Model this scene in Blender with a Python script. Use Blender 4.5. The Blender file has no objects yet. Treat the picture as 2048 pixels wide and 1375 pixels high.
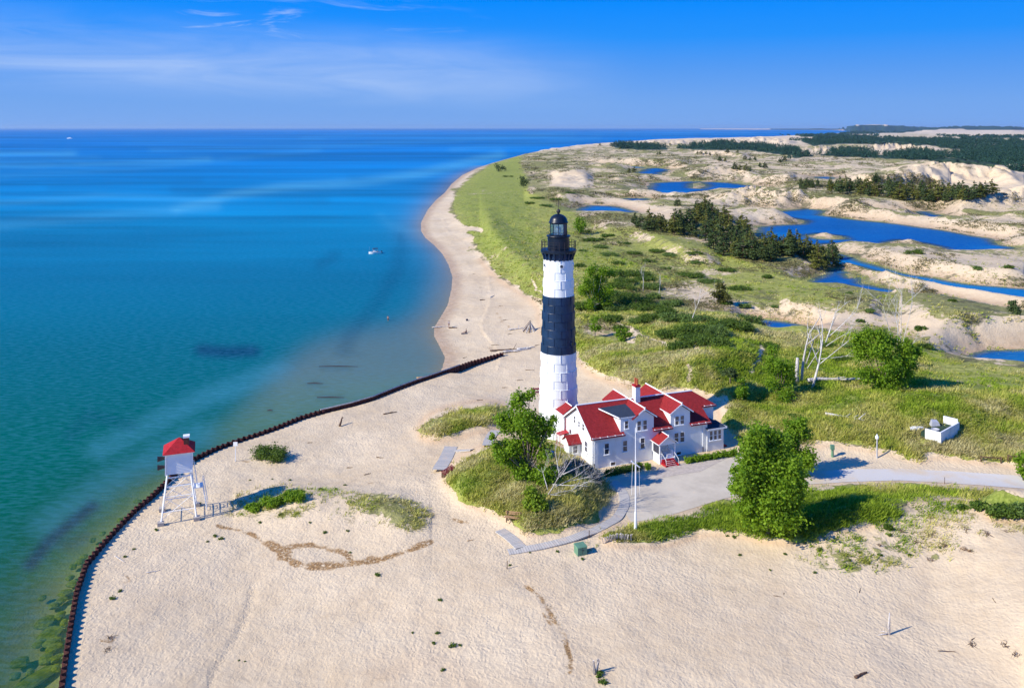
import bpy, math, random
import numpy as np
from mathutils import Vector, Matrix, noise as mnoise
rng = np.random.default_rng(7); random.seed(7)
R = math.radians
S = bpy.context.scene
COL = S.collection
# ------------------------------------------------------------------ camera
F = 1700.0; H = 51.6; HY = 257.0; CX = 1024.0      # focal length and horizon of the photograph in its own pixels
cd = bpy.data.cameras.new('camera'); cam = bpy.data.objects.new('camera', cd); COL.objects.link(cam)
cam.location = (0, 0, H); cam.rotation_euler = (R(90), 0, 0)
cd.sensor_width = 36; cd.lens = 36*F/2048; cd.shift_y = -(687.5-HY)/2048
cd.clip_start = 1; cd.clip_end = 400000
S.camera = cam
# ------------------------------------------------------------------ light
SUN_AZ = 25.0; SUN_EL = 34.0                         # direction the shadows run, height of the sun
S.view_settings.view_transform = 'Standard'; S.view_settings.look = 'None'
S.view_settings.exposure = 0.62; S.view_settings.gamma = 1
sl = bpy.data.lights.new('sun', 'SUN'); sl.energy = 4.2; sl.angle = R(0.5); sl.color = (1.0, 0.92, 0.76)
so = bpy.data.objects.new('sun', sl); COL.objects.link(so)
sdir = Vector((math.cos(R(SUN_AZ))*math.cos(R(SUN_EL)), math.sin(R(SUN_AZ))*math.cos(R(SUN_EL)), -math.sin(R(SUN_EL))))
so.rotation_euler = sdir.to_track_quat('-Z', 'Y').to_euler(); so.location = (-60, -30, 90)
W = bpy.data.worlds.new('World'); S.world = W; W.use_nodes = True
nt = W.node_tree; nt.nodes.clear(); N = nt.nodes; L = nt.links
def wn(t, **k):
    n = N.new(t)
    for a, b in k.items(): setattr(n, a, b)
    return n
sky = wn('ShaderNodeTexSky', sky_type='NISHITA', sun_disc=False, sun_elevation=R(SUN_EL),
         sun_rotation=math.atan2(-math.cos(R(SUN_AZ)), -math.sin(R(SUN_AZ))), air_density=1.0, dust_density=0.3, ozone_density=3.0)
hs = wn('ShaderNodeHueSaturation'); hs.inputs['Saturation'].default_value = 2.0
L.new(sky.outputs[0], hs.inputs['Color'])
tc = wn('ShaderNodeTexCoord'); sep = wn('ShaderNodeSeparateXYZ'); L.new(tc.outputs['Generated'], sep.inputs[0])
ramp = wn('ShaderNodeValToRGB'); L.new(sep.outputs['Z'], ramp.inputs[0])
el = ramp.color_ramp.elements
for p, c in ((0.0, (.20, .40, .84)), (.03, (.17, .385, .85)), (.07, (.09, .33, .89)), (.105, (.02, .29, .96)), (.15, (0.0, .255, 1.0)), (.5, (0.0, .16, .75))):
    e = el[0] if p == 0 else (el[1] if p == .03 else el.new(p))
    e.position = p; e.color = (*c, 1)
mul = wn('ShaderNodeVectorMath', operation='SCALE'); mul.inputs[3].default_value = 6.6
L.new(ramp.outputs[0], mul.inputs[0])
# wispy cirrus
mp = wn('ShaderNodeMapping'); mp.inputs['Scale'].default_value = (2.0, 2.0, 15.0); mp.inputs['Rotation'].default_value = (0, R(5), 0)
L.new(tc.outputs['Generated'], mp.inputs[0])
nz = wn('ShaderNodeTexNoise'); nz.inputs['Scale'].default_value = 2.3; nz.inputs['Detail'].default_value = 10; nz.inputs['Roughness'].default_value = .6; nz.inputs['Distortion'].default_value = .9
L.new(mp.outputs[0], nz.inputs['Vector'])
cr = wn('ShaderNodeMapRange'); cr.inputs[1].default_value = .34; cr.inputs[2].default_value = .86; L.new(nz.outputs[0], cr.inputs[0])
def mr(src, a, b, c=0., d=1.):
    m = wn('ShaderNodeMapRange', interpolation_type='SMOOTHSTEP'); L.new(src, m.inputs[0])
    for i, v in enumerate((a, b, c, d)): m.inputs[i+1].default_value = v
    return m.outputs[0]
def mm(a, b, op='MULTIPLY'):
    m = wn('ShaderNodeMath', operation=op)
    for i, v in enumerate((a, b)):
        if isinstance(v, (int, float)): m.inputs[i].default_value = v
        else: L.new(v, m.inputs[i])
    return m.outputs[0]
# bank of thin cloud: lies lower to the right
zc = mm(sep.outputs['Z'], mm(sep.outputs['X'], .035), 'ADD')
band = mm(mr(zc, .012, .05), mr(zc, .125, .055))
fadex = mr(sep.outputs['X'], .17, -.10)
nz2 = wn('ShaderNodeTexNoise'); nz2.inputs['Scale'].default_value = .9; nz2.inputs['Detail'].default_value = 4; L.new(mp.outputs[0], nz2.inputs['Vector'])
soft = mr(nz2.outputs[0], .3, .65)
cl = mm(mm(band, fadex), mm(mm(cr.outputs[0], .7), mm(soft, .3), 'ADD'))
# separate small wisps higher up
mp3 = wn('ShaderNodeMapping'); mp3.inputs['Scale'].default_value = (5, 5, 26); mp3.inputs['Rotation'].default_value = (0, R(-14), 0); L.new(tc.outputs['Generated'], mp3.inputs[0])
nz3 = wn('ShaderNodeTexNoise'); nz3.inputs['Scale'].default_value = 1.6; nz3.inputs['Detail'].default_value = 8; nz3.inputs['Roughness'].default_value = .6; nz3.inputs['Distortion'].default_value = .9; L.new(mp3.outputs[0], nz3.inputs['Vector'])
wisp = mm(mm(mr(sep.outputs['Z'], .085, .115), mr(sep.outputs['Z'], .155, .125)), mm(mr(nz3.outputs[0], .5, .75), mr(sep.outputs['X'], .0, -.2)))
cl = mm(mm(cl, .72), mm(wisp, .7), 'MAXIMUM')
mixc = wn('ShaderNodeMix', data_type='RGBA'); L.new(cl, mixc.inputs[0]); L.new(mul.outputs[0], mixc.inputs[6]); mixc.inputs[7].default_value = (3.7, 4.6, 6.4, 1)
hi = mr(sep.outputs['Z'], .16, .45)
mixs = wn('ShaderNodeMix', data_type='RGBA'); L.new(hi, mixs.inputs[0]); L.new(mixc.outputs[2], mixs.inputs[6]); tint = wn('ShaderNodeVectorMath', operation='MULTIPLY'); tint.inputs[1].default_value = (.24, 1.05, 1.62); L.new(hs.outputs[0], tint.inputs[0]); L.new(tint.outputs[0], mixs.inputs[7])
bg = wn('ShaderNodeBackground'); bg.inputs[1].default_value = .1; L.new(mixs.outputs[2], bg.inputs[0])
wo = wn('ShaderNodeOutputWorld'); L.new(bg.outputs[0], wo.inputs[0])
S.render.engine = 'CYCLES'
# ------------------------------------------------------------------ helpers
def P(px, py, z):
    D = F*(H-z)/(py-HY); return Vector(((px-CX)/F*D, D, z))
def tag(o, label=None, cat=None, group=None, kind=None):
    if label: o['label'] = label
    if cat: o['category'] = cat
    if group: o['group'] = group
    if kind: o['kind'] = kind
    return o
def empty(name, loc, rz=0, label=None, cat=None, group=None):
    o = bpy.data.objects.new(name, None); COL.objects.link(o); o.location = loc; o.rotation_euler = (0, 0, rz); o.empty_display_size = .3
    return tag(o, label, cat, group)
def link(name, me, parent=None, mat=None, loc=None):
    o = bpy.data.objects.new(name, me); COL.objects.link(o)
    if mat: me.materials.clear(); me.materials.append(mat)
    if parent: o.parent = parent
    if loc is not None: o.location = loc
    return o
def copy_tree(o, parent=None):
    c = o.copy(); COL.objects.link(c); c.parent = parent
    for ch in list(o.children): copy_tree(ch, c)
    return c
class MB:
    def __init__(s): s.v = []; s.f = []
    def add(s, v, f):
        n = len(s.v); s.v += [tuple(p) for p in v]; s.f += [tuple(i+n for i in q) for q in f]; return s
    def box(s, a, b, rz=0, c=None):
        (x0, y0, z0), (x1, y1, z1) = a, b
        v = [(x, y, z) for z in (z0, z1) for x, y in ((x0, y0), (x1, y0), (x1, y1), (x0, y1))]
        if rz:
            cx, cy = c or ((x0+x1)/2, (y0+y1)/2); co, si = math.cos(rz), math.sin(rz)
            v = [(cx+(x-cx)*co-(y-cy)*si, cy+(x-cx)*si+(y-cy)*co, z) for x, y, z in v]
        return s.add(v, [(0, 3, 2, 1), (4, 5, 6, 7), (0, 1, 5, 4), (1, 2, 6, 5), (2, 3, 7, 6), (3, 0, 4, 7)])
    def hexa(s, b, t):   # four bottom, four top points
        return s.add(list(b)+list(t), [(0, 3, 2, 1), (4, 5, 6, 7), (0, 1, 5, 4), (1, 2, 6, 5), (2, 3, 7, 6), (3, 0, 4, 7)])
    def slab(s, q, th):  # roof slab: four upper points, thickness downwards
        return s.hexa([(x, y, z-th) for x, y, z in q], q)
    def prism(s, prof, f):  # prof list of 2d, f(p, k) -> 3d for k=0,1
        n = len(prof); v = [f(p, 0) for p in prof]+[f(p, 1) for p in prof]
        return s.add(v, [tuple(range(n))[::-1], tuple(range(n, 2*n))]+[(i, (i+1) % n, (i+1) % n+n, i+n) for i in range(n)])
    def bar(s, a, b, r, r2=None, n=6):
        return s.tube([a, b], [r, r if r2 is None else r2], n)
    def tube(s, pts, rad, n=6):
        pts = [Vector(p) for p in pts]; base = len(s.v); ref = Vector((.31, .17, .93)).normalized()
        for i, p in enumerate(pts):
            t = (pts[min(i+1, len(pts)-1)]-pts[max(i-1, 0)]).normalized()
            a = t.cross(ref)
            if a.length < .1: a = t.cross(Vector((1, 0, 0)))
            a.normalize(); b = t.cross(a)
            for k in range(n):
                th = 2*math.pi*k/n; s.v.append(tuple(p+(a*math.cos(th)+b*math.sin(th))*rad[i]))
        m = len(pts)
        for i in range(m-1):
            for k in range(n):
                s.f.append((base+i*n+k, base+i*n+(k+1) % n, base+(i+1)*n+(k+1) % n, base+(i+1)*n+k))
        s.f.append(tuple(base+k for k in range(n))[::-1]); s.f.append(tuple(base+(m-1)*n+k for k in range(n)))
        return s
    def lathe(s, prof, n=32, c=(0, 0, 0)):
        base = len(s.v)
        for r, z in prof:
            for k in range(n):
                th = 2*math.pi*k/n; s.v.append((c[0]+r*math.cos(th), c[1]+r*math.sin(th), c[2]+z))
        for i in range(len(prof)-1):
            for k in range(n):
                s.f.append((base+i*n+k, base+i*n+(k+1) % n, base+(i+1)*n+(k+1) % n, base+(i+1)*n+k))
        s.f.append(tuple(base+k for k in range(n))[::-1]); s.f.append(tuple(base+(len(prof)-1)*n+k for k in range(n)))
        return s
    def build(s, name, mat, parent=None, smooth=False, loc=None):
        me = bpy.data.meshes.new(name); me.from_pydata(s.v, [], s.f); me.update()
        if smooth:
            me.polygons.foreach_set('use_smooth', [True]*len(me.polygons))
        return link(name, me, parent, mat, loc)
def quick_mesh(name, v, quads=None, tris=None, attrs=None, smooth_=False):
    me = bpy.data.meshes.new(name); v = np.asarray(v, np.float32)
    me.vertices.add(len(v)); me.vertices.foreach_set('co', v.ravel())
    f = quads if quads is not None else tris; k = 4 if quads is not None else 3
    f = np.asarray(f, np.int32); me.loops.add(f.size); me.loops.foreach_set('vertex_index', f.ravel())
    me.polygons.add(len(f)); me.polygons.foreach_set('loop_start', np.arange(0, f.size, k, dtype=np.int32))
    me.update(calc_edges=True)
    me.polygons.foreach_set('use_smooth', np.full(len(f), smooth_, bool))
    for n_, a in (attrs or {}).items():
        if a.ndim == 1:
            at = me.attributes.new(n_, 'FLOAT', 'POINT'); at.data.foreach_set('value', a.astype(np.float32))
        else:
            at = me.attributes.new(n_, 'FLOAT_COLOR', 'POINT'); at.data.foreach_set('color', a.astype(np.float32).ravel())
    return me
# ------------------------------------------------------------------ materials
class NG:
    def __init__(s, name):
        s.m = bpy.data.materials.new(name); s.m.use_nodes = True; s.t = s.m.node_tree; s.t.nodes.clear()
        s.out = s.t.nodes.new('ShaderNodeOutputMaterial')
    def n(s, t, **k):
        n = s.t.nodes.new(t)
        for a, b in k.items(): setattr(n, a, b)
        return n
    def l(s, a, b): s.t.links.new(a, b)
    def setin(s, n, i, v):
        if isinstance(v, bpy.types.NodeSocket): s.l(v, n.inputs[i])
        else: n.inputs[i].default_value = v
    def noise(s, scale, detail=4, rough=.5, vec=None, dist=0.):
        n = s.n('ShaderNodeTexNoise'); n.inputs['Scale'].default_value = scale; n.inputs['Detail'].default_value = detail
        n.inputs['Roughness'].default_value = rough; n.inputs['Distortion'].default_value = dist
        if vec is not None: s.l(vec, n.inputs['Vector'])
        return n.outputs[0]
    def pos(s): return s.n('ShaderNodeNewGeometry').outputs['Position']
    def obj(s): return s.n('ShaderNodeTexCoord').outputs['Object']
    def scale(s, v, sc, rot=(0, 0, 0)):
        m = s.n('ShaderNodeMapping'); m.inputs['Scale'].default_value = sc; m.inputs['Rotation'].default_value = rot; s.l(v, m.inputs[0]); return m.outputs[0]
    def math(s, a, b, op='MULTIPLY', clamp=False):
        m = s.n('ShaderNodeMath', operation=op, use_clamp=clamp); s.setin(m, 0, a); s.setin(m, 1, b); return m.outputs[0]
    def rng(s, x, a, b, c=0., d=1., t='SMOOTHSTEP'):
        m = s.n('ShaderNodeMapRange', interpolation_type=t); s.setin(m, 0, x)
        for i, v in enumerate((a, b, c, d)): s.setin(m, i+1, v)
        return m.outputs[0]
    def mix(s, f, a, b, mode='MIX'):
        m = s.n('ShaderNodeMix', data_type='RGBA', blend_type=mode); s.setin(m, 0, f)
        for i, v in ((6, a), (7, b)): s.setin(m, i, (*v, 1) if isinstance(v, tuple) and len(v) == 3 else v)
        return m.outputs[2]
    def attr(s, name):
        a = s.n('ShaderNodeAttribute'); a.attribute_name = name; return a
    def bump(s, h, strength=.5, dist=.1, nrm=None):
        b = s.n('ShaderNodeBump'); b.inputs['Strength'].default_value = strength; b.inputs['Distance'].default_value = dist; s.l(h, b.inputs['Height'])
        if nrm is not None: s.l(nrm, b.inputs['Normal'])
        return b.outputs[0]
    def princ(s, col, rough=.8, nrm=None, spec=.3, metal=0.):
        p = s.n('ShaderNodeBsdfPrincipled'); s.setin(p, 'Base Color', (*col, 1) if isinstance(col, tuple) and len(col) == 3 else col)
        s.setin(p, 'Roughness', rough); p.inputs['Specular IOR Level'].default_value = spec; p.inputs['Metallic'].default_value = metal
        if nrm is not None: s.l(nrm, p.inputs['Normal'])
        return p.outputs[0]
    def done(s, sh): s.l(sh, s.out.inputs[0]); return s.m
def paint(name, c, rough=.6, var=.12, scale=1.5, bump=.15, spec=.35, dirt=None):
    g = NG(name); o = g.obj(); a = g.noise(scale, 6, .6, o); f = g.rng(a, .3, .75)
    col = g.mix(f, tuple(x*(1-var) for x in c), tuple(min(1, x*(1+var*.5)) for x in c))
    if dirt:
        d = g.rng(g.noise(scale*.6, 8, .7, g.scale(o, (1, 1, .35))), .5, .8); col = g.mix(g.math(d, .5), col, dirt)
    return g.done(g.princ(col, rough, g.bump(g.noise(scale*14, 3, .5, o), bump, .02), spec))
M = {}
M['white'] = paint('white_paint', (.80, .81, .80), .55, .06, .8, .1, dirt=(.6, .57, .5))
M['steelwhite'] = paint('white_steel_paint', (.82, .83, .82), .42, .04, .5, .08, .4, dirt=(.62, .6, .55))
M['trim'] = paint('white_trim', (.82, .83, .84), .5, .03)
M['black'] = paint('black_steel_paint', (.011, .032, .080), .38, .3, .6, .1, .4)
M['lanternblack'] = paint('lantern_black_paint', (.007, .012, .024), .35, .3, .6, .1, .4)
M['iron'] = paint('dark_iron', (.03, .025, .03), .6)
def roofmat(name, c, w=7.):
    g = NG(name); o = g.obj(); a = g.noise(3., 6, .7, o)
    wv = g.n('ShaderNodeTexWave', wave_type='BANDS', bands_direction='Z', wave_profile='SAW'); wv.inputs['Scale'].default_value = w/6.28*2; wv.inputs['Distortion'].default_value = .3; g.l(o, wv.inputs[0])
    sh = g.noise(6., 2, .5, g.scale(o, (1, 1, 5)))
    col = g.mix(g.rng(a, .3, .7), tuple(x*.72 for x in c), tuple(x*1.15 for x in c)); col = g.mix(g.math(g.rng(sh, .4, .7), .3), col, tuple(x*.55 for x in c))
    return g.done(g.princ(col, .85, g.bump(wv.outputs[1], .35, .05), .2))
M['roof'] = roofmat('red_shingles', (.28, .022, .024))
M['darkroof'] = roofmat('dark_membrane', (.035, .05, .08), 2.)
M['red'] = paint('red_paint', (.38, .012, .02), .5, .15)
M['redtrim'] = paint('dark_red_trim', (.26, .010, .022), .5, .2)
def glassmat(name, c, r=.12):
    g = NG(name); o = g.obj(); a = g.noise(1.3, 3, .6, o)
    return g.done(g.princ(g.mix(g.rng(a, .35, .65), c, tuple(x*.4+.02 for x in c)), r, None, .6))
M['glass'] = glassmat('window_glass', (.05, .05, .07))
M['curtain'] = glassmat('curtained_glass', (.20, .16, .15), .25)
def barkmat(name, c, c2, sc=6.):
    g = NG(name); o = g.obj(); a = g.noise(sc, 7, .7, g.scale(o, (1, 1, .25)))
    return g.done(g.princ(g.mix(g.rng(a, .35, .65), c, c2), .9, g.bump(a, .6, .05), .1))
M['bark'] = barkmat('bark', (.12, .085, .06), (.30, .24, .19))
M['deadwood'] = barkmat('weathered_grey_wood', (.30, .27, .25), (.66, .62, .58))
M['palebark'] = barkmat('pale_bark', (.40, .37, .33), (.72, .70, .66))
M['darkwood'] = barkmat('dark_wood', (.06, .035, .025), (.16, .10, .07))
M['bench'] = barkmat('bench_wood', (.30, .18, .09), (.48, .31, .17))
M['rust'] = barkmat('rusty_steel', (.045, .018, .018), (.13, .055, .045), 3.)
M['concrete'] = paint('concrete', (.42, .38, .34), .85, .25, 3, .5)
M['green'] = paint('green_box_paint', (.13, .27, .17), .5, .15)
M['grey'] = paint('grey_metal', (.42, .43, .46), .5, .15)
M['pot'] = paint('terracotta', (.42, .10, .04), .8, .25)
def leafmat(name, dark, light, trans=.3):
    g = NG(name); a = g.attr('rnd').outputs['Fac']; big = g.rng(g.noise(.55, 3, .5, g.obj()), .35, .65)
    col = g.mix(a, dark, light); col = g.mix(g.math(big, .45), col, tuple(x*.75 for x in light))
    d = g.n('ShaderNodeBsdfPrincipled'); g.l(col, d.inputs['Base Color']); d.inputs['Roughness'].default_value = .6; d.inputs['Specular IOR Level'].default_value = .2
    t = g.n('ShaderNodeBsdfTranslucent'); g.l(g.mix(.5, col, (light[0]*1.3, light[1]*1.3, light[2]*.6)), t.inputs[0])
    m = g.n('ShaderNodeMixShader'); m.inputs[0].default_value = trans; g.l(d.outputs[0], m.inputs[1]); g.l(t.outputs[0], m.inputs[2])
    return g.done(m.outputs[0])
M['leaf'] = leafmat('broad_leaves', (.05, .14, .006), (.27, .42, .025), .44)
M['leafyellow'] = leafmat('yellow_green_leaves', (.08, .17, .008), (.28, .38, .03), .38)
M['shrub'] = leafmat('shrub_leaves', (.035, .085, .01), (.13, .20, .025))
M['willow'] = leafmat('willow_leaves', (.06, .12, .03), (.17, .25, .05))
M['needle'] = leafmat('pine_needles', (.022, .05, .02), (.10, .14, .035), .15); M['needle_olive'] = leafmat('olive_pine_needles', (.05, .065, .01), (.19, .20, .035), .15)
M['juniper'] = leafmat('juniper_needles', (.04, .055, .008), (.12, .12, .02), .15)
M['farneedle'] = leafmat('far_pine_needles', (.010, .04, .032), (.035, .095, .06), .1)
g = NG('dune_grass_blades'); a = g.attr('rnd').outputs['Fac']; t_ = g.attr('tone').outputs['Fac']
green_ = g.mix(a, (.065, .14, .010), (.40, .52, .05)); dry_ = g.mix(a, (.22, .19, .065), (.80, .72, .36)); mid_ = g.mix(a, (.17, .185, .02), (.70, .66, .17))
col = g.mix(g.rng(t_, .0, .5, t='LINEAR'), green_, mid_); col = g.mix(g.rng(t_, .5, 1., t='LINEAR'), col, dry_)
d = g.n('ShaderNodeBsdfDiffuse'); g.l(col, d.inputs[0]); tt = g.n('ShaderNodeBsdfTranslucent'); g.l(col, tt.inputs[0]); mx = g.n('ShaderNodeMixShader'); mx.inputs[0].default_value = .35; g.l(d.outputs[0], mx.inputs[1]); g.l(tt.outputs[0], mx.inputs[2]); M['grass'] = g.done(mx.outputs[0])
M['brush'] = leafmat('dead_brush', (.10, .08, .07), (.36, .31, .27), .2)
M['drygrass'] = leafmat('dry_grass_blades', (.22, .13, .05), (.45, .33, .16), .3)
# ------------------------------------------------------------------ numpy helpers
def smooth(x, a, b):
    t = np.clip((x-a)/(b-a), 0, 1); return t*t*(3-2*t)
def hash2(ix, iy, seed):
    n = (ix.astype(np.int64)*374761393+iy.astype(np.int64)*668265263+seed*1274126177) & 0xffffffff
    n = ((n ^ (n >> 13))*1274126177) & 0xffffffff
    return ((n ^ (n >> 16)) & 0xffff)/65535.0
def vnoise(x, y, seed=0):
    ix = np.floor(x); iy = np.floor(y); fx = x-ix; fy = y-iy; fx = fx*fx*(3-2*fx); fy = fy*fy*(3-2*fy)
    a = hash2(ix, iy, seed); b = hash2(ix+1, iy, seed); c = hash2(ix, iy+1, seed); d = hash2(ix+1, iy+1, seed)
    return (a*(1-fx)+b*fx)*(1-fy)+(c*(1-fx)+d*fx)*fy
def fbm(x, y, sc, oct=4, seed=0, g=.5):
    t = np.zeros_like(x); a = 1.; s = 0; f = 1./sc
    for o in range(oct):
        ca, sa = math.cos(o*.7), math.sin(o*.7)
        t += a*vnoise((x*ca-y*sa)*f+o*17.3, (x*sa+y*ca)*f+o*9.1, seed+o); s += a; a *= g; f *= 2.03
    return t/s
def ridged(x, y, sc, oct=4, seed=0):
    t = np.zeros_like(x); a = 1.; s = 0; f = 1./sc
    for o in range(oct):
        t += a*(1-np.abs(2*vnoise(x*f+o*7.7, y*f+o*3.1, seed+o)-1))**1.6; s += a; a *= .45; f *= 2.1
    return t/s
# raster masks drawn over the photograph's ground (x -200..2300, y 240..1440, 2px cells)
RX0, RY0, RC = -200, 240, 2.0; RW, RH = 1250, 620
gx, gy = np.meshgrid(RX0+(np.arange(RW)+.5)*RC, RY0+(np.arange(RH)+.5)*RC)
def fill(poly, out, val, mode='max'):
    p = np.array(poly, float); x0, y0 = p.min(0); x1, y1 = p.max(0)
    i0 = max(0, int((x0-RX0)/RC)-1); i1 = min(RW, int((x1-RX0)/RC)+2); j0 = max(0, int((y0-RY0)/RC)-1); j1 = min(RH, int((y1-RY0)/RC)+2)
    if i1 <= i0 or j1 <= j0: return
    X = gx[j0:j1, i0:i1]; Y = gy[j0:j1, i0:i1]; ins = np.zeros(X.shape, bool)
    for k in range(len(p)):
        (xa, ya), (xb, yb) = p[k], p[(k+1) % len(p)]
        if ya == yb: continue
        c = ((ya > Y) != (yb > Y)) & (X < (xb-xa)*(Y-ya)/(yb-ya)+xa); ins ^= c
    sub = out[j0:j1, i0:i1]
    sub[ins] = np.maximum(sub[ins], val) if mode == 'max' else val
def stroke(pts, out, val, w, mode='max'):
    p = np.array(pts, float); m = 3*w+6
    for k in range(len(p)-1):
        a, b = p[k], p[k+1]; wy = w*.5 if isinstance(w, (int, float)) else w
        i0 = max(0, int((min(a[0], b[0])-m-RX0)/RC)); i1 = min(RW, int((max(a[0], b[0])+m-RX0)/RC)); j0 = max(0, int((min(a[1], b[1])-m-RY0)/RC)); j1 = min(RH, int((max(a[1], b[1])+m-RY0)/RC))
        if i1 <= i0 or j1 <= j0: continue
        X = gx[j0:j1, i0:i1]; Y = gy[j0:j1, i0:i1]; d = b-a; t = np.clip(((X-a[0])*d[0]+(Y-a[1])*d[1])/max(1e-6, d@d), 0, 1)
        ds = np.hypot((X-a[0]-t*d[0]), (Y-a[1]-t*d[1])*1.4); s = val*np.clip(1.4-ds/w, 0, 1)
        sub = out[j0:j1, i0:i1]; sub[:] = np.maximum(sub, s)
def blur(a, s):
    if s < .5: return a
    k = np.exp(-.5*(np.arange(-int(3*s), int(3*s)+1)/s)**2); k /= k.sum(); r = len(k)//2
    for ax in (0, 1):
        pad = [(0, 0), (0, 0)]; pad[ax] = (r, r); q = np.pad(a, pad, mode='edge'); o = np.zeros_like(a)
        for i, w in enumerate(k):
            o += w*(q[i:i+a.shape[0]] if ax == 0 else q[:, i:i+a.shape[1]])
        a = o
    return a
def samp(r, x, y):
    fx = np.clip((x-RX0)/RC-.5, 0, RW-1.001); fy = np.clip((y-RY0)/RC-.5, 0, RH-1.001); ix = fx.astype(int); iy = fy.astype(int); fx = fx-ix; fy = fy-iy
    return (r[iy, ix]*(1-fx)+r[iy, ix+1]*fx)*(1-fy)+(r[iy+1, ix]*(1-fx)+r[iy+1, ix+1]*fx)*fy
Z = lambda: np.zeros((RH, RW))
# ------------------------------------------------------------------ traced outlines
def lift(pts, z): return [(x, HY+(y-HY)*H/(H-z)) for x, y in pts]      # pixel of a point at height z -> pixel of the point below it at z = 0
WALL = [(119, 1440), (121, 1375), (130, 1310), (142, 1235), (152, 1180), (172, 1122), (205, 1082), (240, 1044), (272, 1012), (300, 990), (330, 962), (362, 930), (390, 912), (430, 893), (470, 878), (520, 862), (560, 848), (600, 832), (640, 820), (700, 806), (745, 793), (790, 775), (830, 760), (870, 747), (905, 735), (940, 722), (975, 712), (1008, 703)]
ZW = 1.75                                                                 # top of the piling
wall0 = lift(WALL, ZW)
wall0 = [(-60, 2600), (90, 1800)]+wall0
NAT = [(884, 735), (890, 715), (880, 695), (868, 672), (868, 655), (880, 635), (895, 610), (902, 580), (905, 555), (897, 530), (885, 508), (868, 490), (850, 475), (842, 462), (842, 445), (855, 420), (872, 400), (890, 385), (903, 368), (925, 350), (955, 336), (985, 326), (1010, 319), (1050, 308), (1100, 298), (1150, 292), (1200, 288), (1250, 284), (1300, 281), (1350, 279), (1420, 277), (1480, 276), (1540, 273.5), (1600, 270.5), (1650, 268), (1690, 265.5), (1708, 262), (1660, 260), (1500, 259.2), (1400, 258.6)]
LAKE = [p for p in wall0 if p[0] < 880]+NAT+[(1400, 257.35), (-6000, 257.35), (-6000, 2600)]
ZP = .8
PONDS = [[(1152, 419), (1175, 410), (1225, 412), (1265, 420), (1285, 426), (1285, 434), (1240, 429), (1210, 425), (1180, 427), (1155, 429)],
 [(1293, 388), (1300, 366), (1340, 363), (1400, 363), (1460, 365), (1520, 373), (1548, 379), (1500, 383), (1440, 379), (1400, 383), (1370, 389), (1340, 391)],
 [(1270, 346), (1290, 337), (1320, 336), (1345, 340), (1325, 346), (1310, 354), (1290, 353)], [(1205, 331), (1250, 332), (1290, 334), (1290, 337), (1250, 336), (1210, 335)],
 [(1478, 420), (1510, 417), (1560, 422), (1610, 417), (1652, 421), (1640, 430), (1700, 438), (1800, 448), (1900, 462), (1985, 478), (1992, 489), (2032, 495), (2000, 503), (1900, 505), (1830, 499), (1790, 495), (1760, 493), (1700, 486), (1650, 488), (1600, 510), (1560, 495), (1515, 475), (1515, 455), (1540, 450), (1600, 448), (1606, 440), (1560, 433), (1500, 429)],
 [(1640, 500), (1672, 505), (1700, 512), (1730, 524), (1805, 546), (1870, 556), (1938, 568), (2048, 577), (2300, 600), (2300, 628), (2048, 601), (1938, 583), (1849, 568), (1796, 557), (1752, 543), (1716, 533), (1672, 528), (1640, 535)],
 [(1612, 566), (1650, 544), (1676, 537), (1703, 546), (1725, 556), (1722, 566), (1760, 575), (1800, 582), (1838, 592), (1800, 594), (1740, 584), (1710, 577), (1690, 571), (1640, 572)],
 [(1880, 588), (1930, 598), (1985, 610), (2048, 622), (2300, 660), (2300, 690), (2048, 635), (1985, 624), (1930, 610), (1893, 598)],
 [(1516, 638), (1550, 641), (1590, 647), (1625, 654), (1595, 663), (1545, 664), (1520, 657)],
 [(1920, 722), (1940, 706), (1970, 699), (2048, 697), (2300, 697), (2300, 790), (2048, 740), (1990, 734), (1950, 730)],
 [(1822, 422), (1860, 422), (1890, 432), (1922, 441), (1890, 444), (1850, 435)], [(1975, 440), (2020, 442), (2015, 448), (1985, 446)], [(1625, 353), (1670, 353), (1668, 361), (1638, 360)], [(1760, 426), (1788, 426), (1782, 431), (1763, 431)], [(1232, 396), (1300, 397), (1290, 404), (1250, 401)]]
# ------------------------------------------------------------------ grid
U = np.concatenate([np.arange(-6000, -1500, 500), np.arange(-1500, -100, 40), np.arange(-100, 2150, 3.), np.arange(2150, 3600, 40), np.arange(3600, 8000, 500)])
VV = np.concatenate([np.array([257.4, 257.8, 258.2]), np.arange(258.6, 300, .3), np.arange(300, 400, .6), np.arange(400, 700, 1.2), np.arange(700, 1500, 2.), np.arange(1500, 2600, 22)])
UU, V0 = np.meshgrid(U, VV)
DD = F*H/(V0-HY); XX = (UU-CX)/F*DD; YY = DD
def ref_world(pts):
    p = np.array(pts, float); D = F*H/(p[:, 1]-HY); return np.stack([(p[:, 0]-CX)/F*D, D], 1)
def sdist(poly, X, Y, close=True, seg=None):       # unsigned distance to outline, inside flag
    w = ref_world(poly); n = len(w); best = np.full(X.shape, 1e12); ins = np.zeros(X.shape, bool)
    for k in range(n if close else n-1):
        (xa, ya), (xb, yb) = w[k], w[(k+1) % n]
        dx, dy = xb-xa, yb-ya; t = np.clip(((X-xa)*dx+(Y-ya)*dy)/(dx*dx+dy*dy+1e-9), 0, 1)
        best = np.minimum(best, (X-xa-t*dx)**2+(Y-ya-t*dy)**2)
        if ya != yb: ins ^= ((ya > Y) != (yb > Y)) & (X < (xb-xa)*(Y-ya)/(yb-ya)+xa)
    return np.sqrt(best), ins
dl, inl = sdist(LAKE, XX, YY)
land = np.where(inl, -dl, dl)
dwall, _ = sdist(wall0, XX, YY, close=False)
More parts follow.
